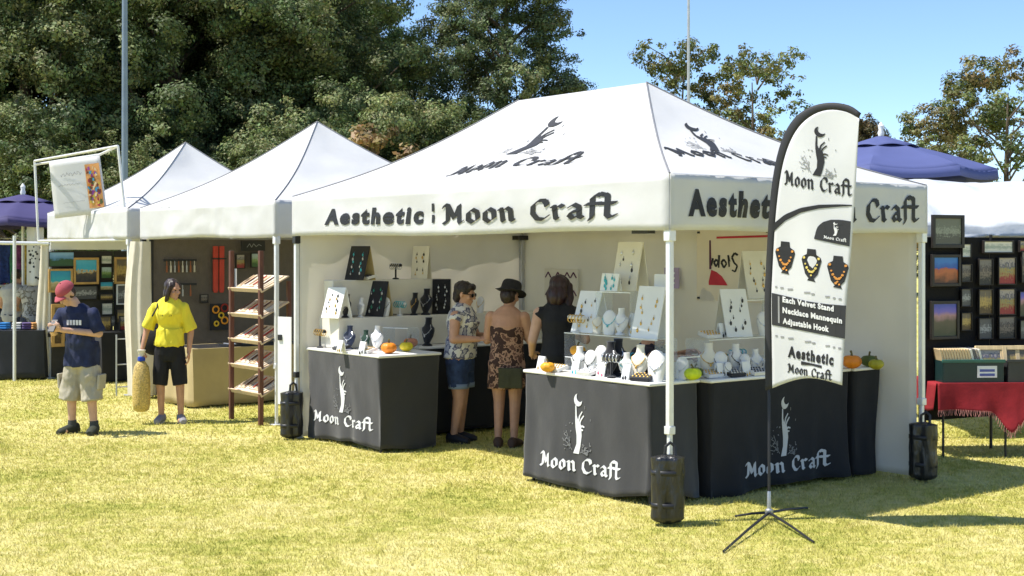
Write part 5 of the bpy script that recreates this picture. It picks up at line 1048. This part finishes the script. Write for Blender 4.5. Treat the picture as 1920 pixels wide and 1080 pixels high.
def shoe(o, ank, rz, m, sole, L_=.27):
    Rz = Matrix.Rotation(rz, 3, 'Z'); A = Vector((ank[0], ank[1], 0)); rg = []
    for y, wd, h in ((.085, .028, .085), (.07, .044, .105), (.02, .05, .11), (-.04, .052, .098), (-.1, .054, .082), (-.15, .05, .07), (-.19, .032, .05)):
        y *= L_ / .27; rg.append([tuple(A + Rz @ Vector((wd * math.cos(t), y, max(.006, h * .5 + h * .5 * math.sin(t))))) for t in (2 * PI * j / 14 for j in range(14))])
    s_ = MB().loft(rg).build('shoe', m, o, smooth=60); mb = MB(); mb.loft([[tuple(A + Rz @ Vector((.05 * math.cos(t) * (1 if math.sin(t) < 0 else .9), -.05 * L_ / .27 + .142 * L_ / .27 * math.sin(t), z))) for t in (2 * PI * j / 18 for j in range(18))] for z in (.003, .022)]); mb.build('sole', sole, s_)
def person(label, loc, rz): return thing('person', label, 'person', loc, rz)
def rot(yaw=0, pitch=0, roll=0): return (Matrix.Rotation(R(yaw), 3, 'Z') @ Matrix.Rotation(R(pitch), 3, 'X') @ Matrix.Rotation(R(roll), 3, 'Y'))   # pitch>0 looks down
def torso(b, H, sw=.185, hw=.165, hd=.11, bust=0, lean=0, belly=0):
    """hip height H to neck; lean = forward shift (towards -y) at the shoulders"""
    h = .50; f = lambda q: -lean * q ** 1.3
    b.sections([(0, 0, H - .12, hw * .55, hd * .8), (0, 0, H - .06, hw * .95, hd), (0, f(.05), H + .02, hw, hd * 1.02), (0, f(.25) - belly * .5, H + .12, hw * .9, hd * .92 + belly * .6), (0, f(.45) - belly * .3, H + .22, hw * .88, hd * .9 + belly * .3),
                (0, f(.7) - bust * .4, H + .34, sw * .93, hd * .98 + bust), (0, f(.88), H + .44, sw * .98, hd * .88), (0, f(1), H + .50, sw * .66, hd * .62), (0, f(1.02), H + .535, .062, .06)])
    return h
fabric = lambda n, c, **k: mat(n, c, .85, var=k.pop('var', .12), scale=k.pop('scale', 8), bump=.2, bscale=40, **k)
white_sole = mat('shoe_sole', (.5, .5, .48), .7)
# man in navy shirt looking at a phone -------------------------------------------------------
o = person('man in navy tee and pink cap looking down at his phone', ground(154, 813), R(-14))
b = Body(); Hh = .84; torso(b, Hh, .18, .15, .115, lean=.09, belly=.03); sh = Hh + .465
hc = Vector((-.07, -.19, Hh + .645)); Rm = rot(-16, 42); P = head(b, hc, Rm, 1.0); b.limb([(0, -.075, sh), (-.03, -.13, Hh + .57)], [.066, .058])
el = {-1: Vector((-.26, -.12, 1.08)), 1: Vector((.235, -.06, 1.07))}; wr = {-1: Vector((-.14, -.33, 1.125)), 1: Vector((-.04, -.33, 1.12))}
for k in (-1, 1):
    b.limb([(k * .185, -.085, sh - .03), el[k], wr[k]], [.056, .042, .028]); hand(b, wr[k], Vector((-.085 - wr[k].x, -.385 - wr[k].y, .02)), (k * .6, -.5, -.5), .55, 1, -k)
    b.limb([(k * .085, 0, Hh - .03), (k * .115, -.02, .46), (k * .13, .02, .09)], [.088, .058, .036]); b.limb([(k * .13, .03, .06), (k * .14, -.10, .035)], [.035, .03])
b.fuse('body', sk2_m, o); eyes(P, o)
c = Body(); torso(c, Hh + .01, .195, .172, .135, lean=.09, belly=.035); c.sections([(0, 0, Hh - .12, .197, .157), (0, 0, Hh + .04, .19, .152), (0, -.01, Hh + .14, .182, .15)])
for k in (-1, 1): c.sleeve((k * .178, -.085, sh - .034), Vector((k * .185, -.085, sh - .03)).lerp(el[k], .92), .074, .078)
navy = fabric('navy_tee', (.009, .013, .04), col2=(.02, .03, .085), scale=10); sh_o = c.fuse('shirt', navy, o, .008, 5, .016, 10, (1, 1, .5), seed=1)
lt = MB()
for k in range(5): lt.box((-.02 + .033 * k, -.237 + .004 * k, Hh + .352), (.022, .012, .052))
lt.build('lettering', whiteink_m, o)
c = Body(); c.sections([(0, 0, Hh - .14, .17, .13), (0, 0, Hh - .05, .178, .137), (0, 0, Hh + .02, .168, .13)])
for k in (-1, 1): c.sleeve((k * .08, 0, Hh - .06), (k * .13, -.02, .36), .108, .118)
khaki = fabric('khaki_cargo', (.40, .36, .27), var=.12); c.fuse('shorts', khaki, o, .009, 2, .018, 9, (1, 1, .8), 4)
for k in (-1, 1): mb = MB(); mb.box((k * .235, -.01, .56), (.03, .14, .16), Euler((0, k * .07, 0))); mb.build('cargo_pocket', khaki, o, bevel=.01)
for k in (-1, 1):
    shoe(o, (k * .13, .02), k * .3, mat('dark_sneaker', (.03, .035, .022), .8), plastic_m); MB().lathe([(.048, .07), (.045, .13), (.044, .14)], 14, (k * .13, .02, 0)).build('sock', mat('grey_sock', (.06, .065, .06), .9), o)
hb = Body(); hb.ell(hc + Rm @ Vector((0, .03, .0)), (.083, .085, .08), 14, 9, Rm); hb.fuse('hair', mat('brown_hair', (.05, .03, .02), .6, var=.4, scale=40), o, .008, 2, .006, 40)
cap_m = fabric('pink_cap', (.36, .07, .085)); cp = MB(); rg = []
for i in range(9):
    a = PI / 2 * i / 8; rg.append([hc + Rm @ Vector((.092 * math.cos(a) * math.cos(t), .018 + .112 * math.cos(a) * math.sin(t), .045 + .095 * math.sin(a))) for t in (2 * PI * j / 24 for j in range(24))])
cp.loft(rg); cp.ell(hc + Rm @ Vector((0, .018, .142)), (.008, .008, .005)); cap = cp.build('cap', cap_m, o, smooth=60)
MB().grid(lambda u, q: hc + Rm @ Vector(((u - .5) * .165 * (1 - .25 * q * q), -.075 - .085 * q * math.sin(PI * (.12 + .76 * u)) , .05 - .012 * q - .02 * (2 * u - 1) ** 2)), 14, 6).build('visor', cap_m, cap, solid=.006)
ph = thing('phone', 'dark phone held by the man in the pink cap', 'phone', o.matrix_basis @ Vector((-.09, -.405, 1.165)), R(-14)); mb = MB(); mb.box((0, 0, 0), (.075, .012, .15), Euler((R(-35), 0, 0))); mb.build('body', plastic_m, ph, bevel=.004); mb = MB(); mb.box(Euler((R(-35), 0, 0)).to_matrix() @ Vector((0, .0075, 0)), (.066, .002, .135), Euler((R(-35), 0, 0))); mb.build('screen', mat('phone_screen', (.03, .05, .08), .1), ph)
# woman in yellow ---------------------------------------------------------------------------
o = person('woman in yellow tee and black shorts glancing sideways', ground(318, 793), R(4)); o.scale = (.91, .95, 1)
b = Body(); Hh = .87; torso(b, Hh, .165, .15, .1, bust=.015); sh = Hh + .455
hc = Vector((.045, -.02, Hh + .625)); Rm = rot(52, 6); P = head(b, hc, Rm, .98); b.limb([(0, 0, sh), (.035, -.005, Hh + .57)], [.056, .05])
el = {-1: Vector((-.275, .0, 1.06)), 1: Vector((.255, .03, 1.03))}; wr = {-1: Vector((-.315, -.07, .85)), 1: Vector((.24, -.03, .80))}
for k in (-1, 1):
    b.limb([(k * .175, 0, sh - .03), el[k], wr[k]], [.056, .041, .027]); hand(b, wr[k], (0, -.02, -1), (k, 0, 0), 1.2 if k < 0 else .5, 1, -1)
    b.limb([(k * .09, 0, Hh - .04), (k * .118 + .01, -.01, .45), (k * .12 + .015, .02, .09)], [.09, .056, .036]); b.limb([(k * .12 + .015, .03, .06), (k * .13 + .015, -.1, .035)], [.034, .03])
b.fuse('body', sk_m, o); eyes(P, o, .98)
c = Body(); torso(c, Hh + .02, .186, .168, .132, bust=.04, belly=.02); c.sections([(0, 0, Hh + .005, .194, .16), (0, -.01, Hh + .1, .178, .147), (0, -.015, Hh + .2, .168, .14)])
for k in (-1, 1): c.sleeve((k * .168, 0, sh - .034), Vector((k * .175, 0, sh - .03)).lerp(el[k], .95), .07, .082)
c.fuse('shirt', fabric('yellow_tee', (.78, .66, .045), var=.05), o, .008, 5, .017, 10, (1, 1, .5), seed=7)
lt = MB()
for k in range(6): lt.box((-.05 + .02 * k, -.168 - .004 * (1 - abs(k - 2.5) / 2.5), Hh + .35), (.013, .012, .018))
lt.build('lettering', ink_m, o)
c = Body(); c.sections([(0, 0, Hh - .165, .12, .12), (0, 0, Hh - .10, .168, .14), (0, 0, Hh - .03, .182, .147), (0, 0, Hh + .08, .168, .136)])
for k in (-1, 1): c.sleeve((k * .088, 0, Hh - .06), (k * .122 + .008, -.01, .43), .104, .09)
c.fuse('shorts', fabric('black_shorts', (.012, .012, .014)), o, .009, 3, .01, 9)
for k in (-1, 1): shoe(o, (k * .12 + .015, .02), k * .25 + .1, mat('grey_sneaker', (.25, .24, .25), .8), white_sole, .25)
hb = Body(); hb.ell(hc + Rm @ Vector((0, .028, .045)), (.09, .1, .09), 16, 10, Rm); hb.ell(hc + Rm @ Vector((0, .065, -.04)), (.085, .06, .11), 14, 9, Rm)
for k in (-1, 1): hb.limb([hc + Rm @ Vector((k * .075, -.03, .05)), hc + Rm @ Vector((k * .088, .0, -.05)), hc + Rm @ Vector((k * .08, .02, -.16))], [.026, .032, .026])
hb.limb([hc + Rm @ Vector((0, .07, -.06)), hc + Rm @ Vector((-.03, .08, -.2))], [.06, .045])
hb.fuse('hair', mat('dark_brown_hair', (.03, .018, .014), .45, var=.6, scale=30), o, .008, 2, .008, 30, (1, 1, .25))
wb = o.matrix_basis.copy()
q = thing('popcorn_bag', 'tall clear bag of yellow popcorn with blue tie held by the woman', 'popcorn bag', wb @ Vector((-.325, -.09, .14)), .3); rg = []
for z, r in ((0, .05), (.02, .085), (.1, .098), (.25, .1), (.4, .095), (.5, .082), (.55, .05), (.575, .028)): rg.append([(r * math.cos(t) * (1 + .07 * noise.noise((math.cos(t) * 2, z * 12, math.sin(t)))), r * .85 * math.sin(t) * (1 + .1 * noise.noise((math.sin(t) * 2, z * 12, 4))), z) for t in (2 * PI * j / 20 for j in range(20))])
MB().loft(rg).build('popcorn', mat('popcorn', (.62, .44, .13), .6, var=.35, scale=60, bump=.9, bscale=70, coat=.4), q, smooth=60)
MB().lathe([(.03, .565), (.042, .57), (.042, .61), (.03, .615)], 12).build('tie', mat('blue_tie', (.01, .05, .4), .4), q); MB().lathe([(.02, .61), (.03, .64), (.05, .69), (.03, .695)], 10).build('bag_top', mat('clear_bag', (.7, .66, .58), .2), q)
q = thing('shoulder_bag', 'black shoulder bag hanging behind the arm of the woman in yellow', 'bag', wb @ Vector((-.22, .16, .93)), 0); MB().ell((0, 0, -.02), (.16, .07, .16), 18, 10).build('pouch', fabric('black_bag', (.015, .015, .017)), q)
MB().tube([(-.1, .0, .1), (.0, -.05, .34), (.08, -.16, .43), (.10, -.25, .38), (.06, -.315, .28)], .009, 7).build('strap', fabric('black_bag', (.015, .015, .017)), q)
# short haired woman with sunglasses ------------------------------------------------------------
o = person('woman with short dark hair, sunglasses and denim shorts reaching right', ground(862, 829), R(72))
b = Body(); Hh = .86; torso(b, Hh, .165, .155, .11, bust=.015, belly=.01, lean=.03); sh = Hh + .455
hc = Vector((0, -.06, Hh + .64)); Rm = rot(0, 10); P = head(b, hc, Rm, 1.0); b.limb([(0, -.02, sh), (0, -.045, Hh + .57)], [.06, .053])
el = {-1: Vector((-.235, -.02, 1.06)), 1: Vector((.22, -.1, 1.06))}; wr = {-1: Vector((-.15, -.26, 1.06)), 1: Vector((.1, -.32, 1.08))}
for k in (-1, 1):
    b.limb([(k * .175, -.02, sh - .03), el[k], wr[k]], [.060, .047, .029]); hand(b, wr[k], (-k * .15, -1, .05), (k * .4, 0, 1), .5, 1, -k)
    b.limb([(k * .09, 0, Hh - .04), (k * .09, -.03 if k < 0 else .01, .46), (k * .09, .03, .09)], [.105, .066, .038]); b.limb([(k * .09, .04, .06), (k * .1, -.1, .035)], [.035, .03])
b.fuse('body', sk_m, o)
c = Body(); torso(c, Hh + .02, .183, .178, .14, bust=.04, belly=.045, lean=.03); c.sections([(0, 0, Hh - .0, .2, .166), (0, -.01, Hh + .1, .19, .158), (0, -.015, Hh + .2, .18, .15)])
for k in (-1, 1): c.sleeve((k * .16, -.02, sh - .036), (k * .2, -.022, sh - .085), .074, .07)
def pat(name, c1, c2, c3, sc): # blotchy print
    m = mat(name, c1, .8, var=0, scale=sc); n = m.node_tree; r = [x for x in n.nodes if x.type == 'VALTORGB'][0].color_ramp; r.interpolation = 'CONSTANT'; e = r.elements; e[0].position = 0; e[0].color = (*c1, 1); e[1].position = .5; e[1].color = (*c2, 1); k = e.new(.58); k.color = (*c3, 1); return m
c.fuse('top', pat('floral_top', (.70, .66, .58), (.10, .10, .16), (.4, .38, .38), 15), o, .008, 8, .008, 9, seed=3)
c = Body(); c.sections([(0, 0, Hh - .14, .18, .14), (0, 0, Hh - .03, .185, .147), (0, 0, Hh + .06, .17, .137)])
for k in (-1, 1): c.sleeve((k * .088, 0, Hh - .06), (k * .092, -.02, .565), .118, .1)
sh_o = c.fuse('shorts', fabric('denim', (.025, .045, .11), var=.4, scale=16), o, .009, 3, .008, 10)
for k in (-1, 1): MB().loft([[(k * .092 + .103 * math.cos(t), -.02 + .103 * math.sin(t), z) for t in (2 * PI * j / 20 for j in range(20))] for z in (.555, .605)], caps=False).build('hem', fabric('denim_light', (.2, .26, .36)), sh_o, solid=.008)
for k in (-1, 1): shoe(o, (k * .09, .03), k * .15, mat('black_shoe', (.015, .015, .018), .6), plastic_m, .25)
hb = Body(); hb.ell(hc + Rm @ Vector((0, .03, .05)), (.092, .105, .088), 16, 10, Rm); hb.ell(hc + Rm @ Vector((0, .07, -.02)), (.08, .055, .085), 14, 9, Rm); hb.ell(hc + Rm @ Vector((0, -.055, .085)), (.07, .045, .035), 12, 8, Rm)
hb.fuse('hair', mat('black_brown_hair', (.022, .014, .011), .5, var=.6, scale=40), o, .008, 2, .009, 32)
g = MB()
for k in (-1, 1): g.ell(P(k * .034, -.094, .008), (.03, .012, .022), 12, 8, Rm); g.tube([P(k * .062, -.09, .014), P(k * .082, -.03, .012), P(k * .08, .02, .008)], .004, 6)
g.tube([P(-.01, -.1, .012), P(.01, -.1, .012)], .004, 6); g.build('sunglasses', mat('dark_lens', (.01, .01, .01), .15), o)
# woman with hat ----------------------------------------------------------------------------
o = person('woman in black brimmed hat and brown patterned dress seen from behind', ground(950, 838), R(168))
b = Body(); Hh = .86; torso(b, Hh, .17, .16, .115, bust=.02, lean=.05); sh = Hh + .455
hc = Vector((-.02, -.09, Hh + .635)); Rm = rot(-25, 18); P = head(b, hc, Rm, .97); b.limb([(0, -.045, sh), (-.01, -.065, Hh + .57)], [.058, .05])
el = {-1: Vector((-.225, -.06, 1.05)), 1: Vector((.215, -.07, 1.05))}; wr = {-1: Vector((-.16, -.28, 1.06)), 1: Vector((.1, -.29, 1.08))}
for k in (-1, 1):
    b.limb([(k * .17, -.04, sh - .03), el[k], wr[k]], [.058, .042, .027]); hand(b, wr[k], (-k * .2, -1, .05), (k * .5, 0, 1), .6, 1, -k)
    b.limb([(k * .09, 0, Hh - .04), (k * .08, -.02, .46), (k * .08, .03, .09)], [.1, .058, .036]); b.limb([(k * .08, .04, .05), (k * .09, -.1, .03)], [.034, .028])
b.fuse('body', sk_m, o); eyes(P, o, .97)
c = Body(); c.sections([(0, 0, .585, .19, .15), (0, 0, .72, .187, .15), (0, 0, Hh - .03, .186, .148), (0, -.005, Hh + .1, .168, .128), (0, -.02, Hh + .2, .163, .122), (0, -.035, Hh + .3, .172, .128), (0, -.04, Hh + .335, .172, .125)])
c.fuse('dress', pat('brown_print', (.05, .022, .014), (.42, .24, .15), (.13, .06, .04), 17), o, .009, 3, .012, 8)
for k in (-1, 1): shoe(o, (k * .08, .03), k * .2, mat('brown_sandal', (.07, .035, .02), .7), plastic_m, .24)
hb = Body(); hb.ell(hc + Rm @ Vector((0, .04, .0)), (.085, .08, .1), 14, 9, Rm); hb.fuse('hair', MATS['dark_brown_hair'], o, .008, 2, .006, 40)
ht = MB().loft([[hc + Rm @ Vector((r * math.cos(t), .01 + r * 1.1 * math.sin(t), z + .016 * math.cos(2 * t) * (r > .12))) for t in (2 * PI * j / 32 for j in range(32))] for r, z in ((.172, .028), (.15, .04), (.105, .05), (.1, .075), (.096, .13), (.08, .155), (.03, .16), (.005, .158))]).build('hat', fabric('black_felt_hat', (.018, .017, .018)), o, smooth=60, sub=1)
q = thing('pouch', 'olive green pouch at the hip of the woman in the patterned dress', 'pouch', o.matrix_basis @ Vector((-.075, .175, .70)), R(168)); c = Body(); c.box((0, 0, 0), (.24, .04, .2)); c.fuse('pouch_body', fabric('olive_pouch', (.05, .05, .025)), q, .009, 6, .006, 14)
# dark haired woman in black ----------------------------------------------------------------
o = person('woman with dark reddish bob and black sleeveless top behind the table', T(1.36, 2.86), R(185))
b = Body(); Hh = .93; torso(b, Hh, .18, .165, .12, bust=.03, lean=.06); sh = Hh + .455
hc = Vector((-.02, -.09, Hh + .64)); Rm = rot(-35, 14); P = head(b, hc, Rm, 1.02); b.limb([(0, -.05, sh), (-.01, -.065, Hh + .57)], [.06, .052])
el = {-1: Vector((-.26, -.06, 1.1)), 1: Vector((.25, -.04, 1.1))}; wr = {-1: Vector((-.2, -.28, 1.12)), 1: Vector((.24, -.2, .96))}
for k in (-1, 1):
    b.limb([(k * .185, -.045, sh - .03), el[k], wr[k]], [.06, .045, .028]); hand(b, wr[k], (-k * .2, -1, -.1), (k * .5, 0, 1), .6, 1, -k)
    b.limb([(k * .09, 0, Hh - .04), (k * .09, -.01, .5), (k * .09, .03, .09)], [.1, .06, .037]); b.limb([(k * .09, .04, .05), (k * .1, -.1, .035)], [.034, .028])
b.fuse('body', sk2_m, o); eyes(P, o, 1.02)
c = Body(); torso(c, Hh + .01, .192, .178, .138, bust=.035, lean=.06)
for k in (-1, 1): c.sleeve((k * .165, -.05, sh - .036), (k * .195, -.045, sh - .075), .074, .07)
c.fuse('top', fabric('black_top', (.014, .014, .017)), o, .008, 8, .007, 9)
c = Body(); c.sections([(0, 0, Hh - .14, .18, .14), (0, 0, Hh + .05, .175, .14)])
for k in (-1, 1): c.sleeve((k * .088, 0, Hh - .06), (k * .09, .02, .1), .112, .075)
c.fuse('trousers', fabric('black_trousers', (.012, .012, .013)), o, .01, 3, .008, 9)
for k in (-1, 1): shoe(o, (k * .09, .03), k * .2, MATS['black_shoe'], plastic_m, .25)
hb = Body(); hb.ell(hc + Rm @ Vector((0, .025, .05)), (.1, .112, .095), 16, 10, Rm); hb.ell(hc + Rm @ Vector((0, .055, -.05)), (.105, .08, .13), 16, 10, Rm)
for k in (-1, 1): hb.limb([hc + Rm @ Vector((k * .085, -.02, .05)), hc + Rm @ Vector((k * .1, -.02, -.06)), hc + Rm @ Vector((k * .09, -.01, -.15))], [.03, .04, .035])
hb.fuse('hair', mat('auburn_hair', (.03, .012, .012), .4, var=.5, scale=30), o, .008, 2, .009, 28, (1, 1, .2))
# seller bending behind the counter -----------------------------------------------------------
o = person('seller in dark shirt bending behind the corner table goods', T(1.62, 2.08), R(60))
b = Body(); Hh = .60; torso(b, Hh, .17, .165, .12, lean=.12); sh = Hh + .455; hc = Vector((0, -.24, Hh + .6)); Rm = rot(-10, 40); P = head(b, hc, Rm); b.limb([(0, -.11, sh), (0, -.18, Hh + .54)], [.06, .053])
el = {-1: Vector((-.22, -.3, .98)), 1: Vector((.24, -.28, .98))}; wr = {-1: Vector((-.1, -.5, 1.0)), 1: Vector((.12, -.48, 1.04))}
for k in (-1, 1):
    b.limb([(k * .175, -.11, sh - .03), el[k], wr[k]], [.056, .043, .028]); hand(b, wr[k], (-k * .2, -1, .1), (k * .5, 0, 1), .9, 1, -k)
    b.limb([(k * .09, 0, Hh - .02), (k * .12, -.36, .5), (k * .12, -.34, .09)], [.1, .062, .037]); b.limb([(k * .12, -.33, .05), (k * .13, -.45, .035)], [.034, .028])
b.fuse('body', sk_m, o); eyes(P, o)
c = Body(); torso(c, Hh, .187, .18, .14, lean=.12)
for k in (-1, 1): c.sleeve((k * .17, -.11, sh - .036), Vector((k * .175, -.11, sh - .03)).lerp(el[k], .6), .083, .08)
c.fuse('shirt', fabric('plum_shirt', (.03, .025, .04)), o, .009, 4, .012, 9)
c = Body(); c.sections([(0, 0, Hh - .14, .18, .14), (0, 0, Hh + .05, .175, .14)])
for k in (-1, 1): c.sleeve((k * .09, 0, Hh - .02), (k * .12, -.36, .5), .115, .09); c.sleeve((k * .12, -.37, .52), (k * .12, -.34, .1), .088, .07)
c.fuse('trousers', MATS['black_trousers'], o, .01, 3, .008, 9)
for k in (-1, 1): shoe(o, (k * .12, -.34), k * .2, MATS['black_shoe'], plastic_m, .25)
hb = Body(); hb.ell(hc + Rm @ Vector((0, .03, .04)), (.09, .1, .09), 16, 10, Rm); hb.fuse('hair', MATS['dark_brown_hair'], o, .008, 2, .008, 30)
st = thing('stool', 'plain stool under the seller behind the corner table', 'stool', o.location, 0); MB().lathe([(.16, .42), (.17, .43), (.17, .455), (.16, .465)], 20).build('seat', wood_m, st)
for k in range(4): a = PI / 4 + k * PI / 2; MB().tube([(.16 * math.cos(a), .16 * math.sin(a), 0), (.12 * math.cos(a), .12 * math.sin(a), .42)], .014, 7).build('leg', wood_m, st)
# two browsers far left ----------------------------------------------------------------------
for (u, d, rz, lab, tc, hcol) in ((22, 21.9, 170, 'person in pale sleeveless top with back turned at the far left stall', (.5, .46, .38), (.05, .03, .02)), (62, 21.7, 200, 'person in cream patterned shirt browsing beside the white post', (.55, .5, .42), (.04, .02, .015))):
    o = person(lab, (tx(u, d), d, 0), R(rz)); b = Body(); Hh = .87; torso(b, Hh, .19, .165, .125, lean=.1); sh = Hh + .455; hc = Vector((0, -.17, Hh + .62)); Rm = rot(0, 35); P = head(b, hc, Rm); b.limb([(0, -.09, sh), (0, -.13, Hh + .56)], [.06, .053])
    for k in (-1, 1):
        e_, w_ = Vector((k * .26, -.12, 1.05)), Vector((k * .2, -.3, .95)); b.limb([(k * .185, -.09, sh - .03), e_, w_], [.058, .045, .028]); hand(b, w_, (-k * .2, -1, -.3), (k * .5, 0, 1), .6, 1, -k); b.limb([(k * .09, 0, Hh - .03), (k * .1, 0, .46), (k * .1, .03, .09)], [.1, .06, .037])
    b.fuse('body', sk_m, o, .009); c = Body(); torso(c, Hh, .203, .18, .145, lean=.1)
    for k in (-1, 1): c.sleeve((k * .18, -.09, sh - .036), (k * .215, -.1, sh - .13), .076, .078)
    c.fuse('shirt', fabric('pale_shirt', tc) if u < 50 else pat('cream_print', tc, (.2, .17, .12), (.45, .42, .36), 12), o, .01, 4, .014, 8)
    c = Body(); c.sections([(0, 0, Hh - .14, .18, .14), (0, 0, Hh + .05, .175, .14)])
    for k in (-1, 1): c.sleeve((k * .09, 0, Hh - .05), (k * .1, .02, .1), .115, .075)
    c.fuse('trousers', fabric('grey_trousers', (.06, .06, .07)), o, .011, 3, .008, 9); hb = Body(); hb.ell(hc + Rm @ Vector((0, .03, .04)), (.092, .105, .095), 16, 10, Rm); hb.fuse('hair', mat('hair_%d' % u, hcol, .5, var=.5, scale=30), o, .009, 2, .008, 30)
    for k in (-1, 1): shoe(o, (k * .1, .03), 0, MATS['black_shoe'], plastic_m)
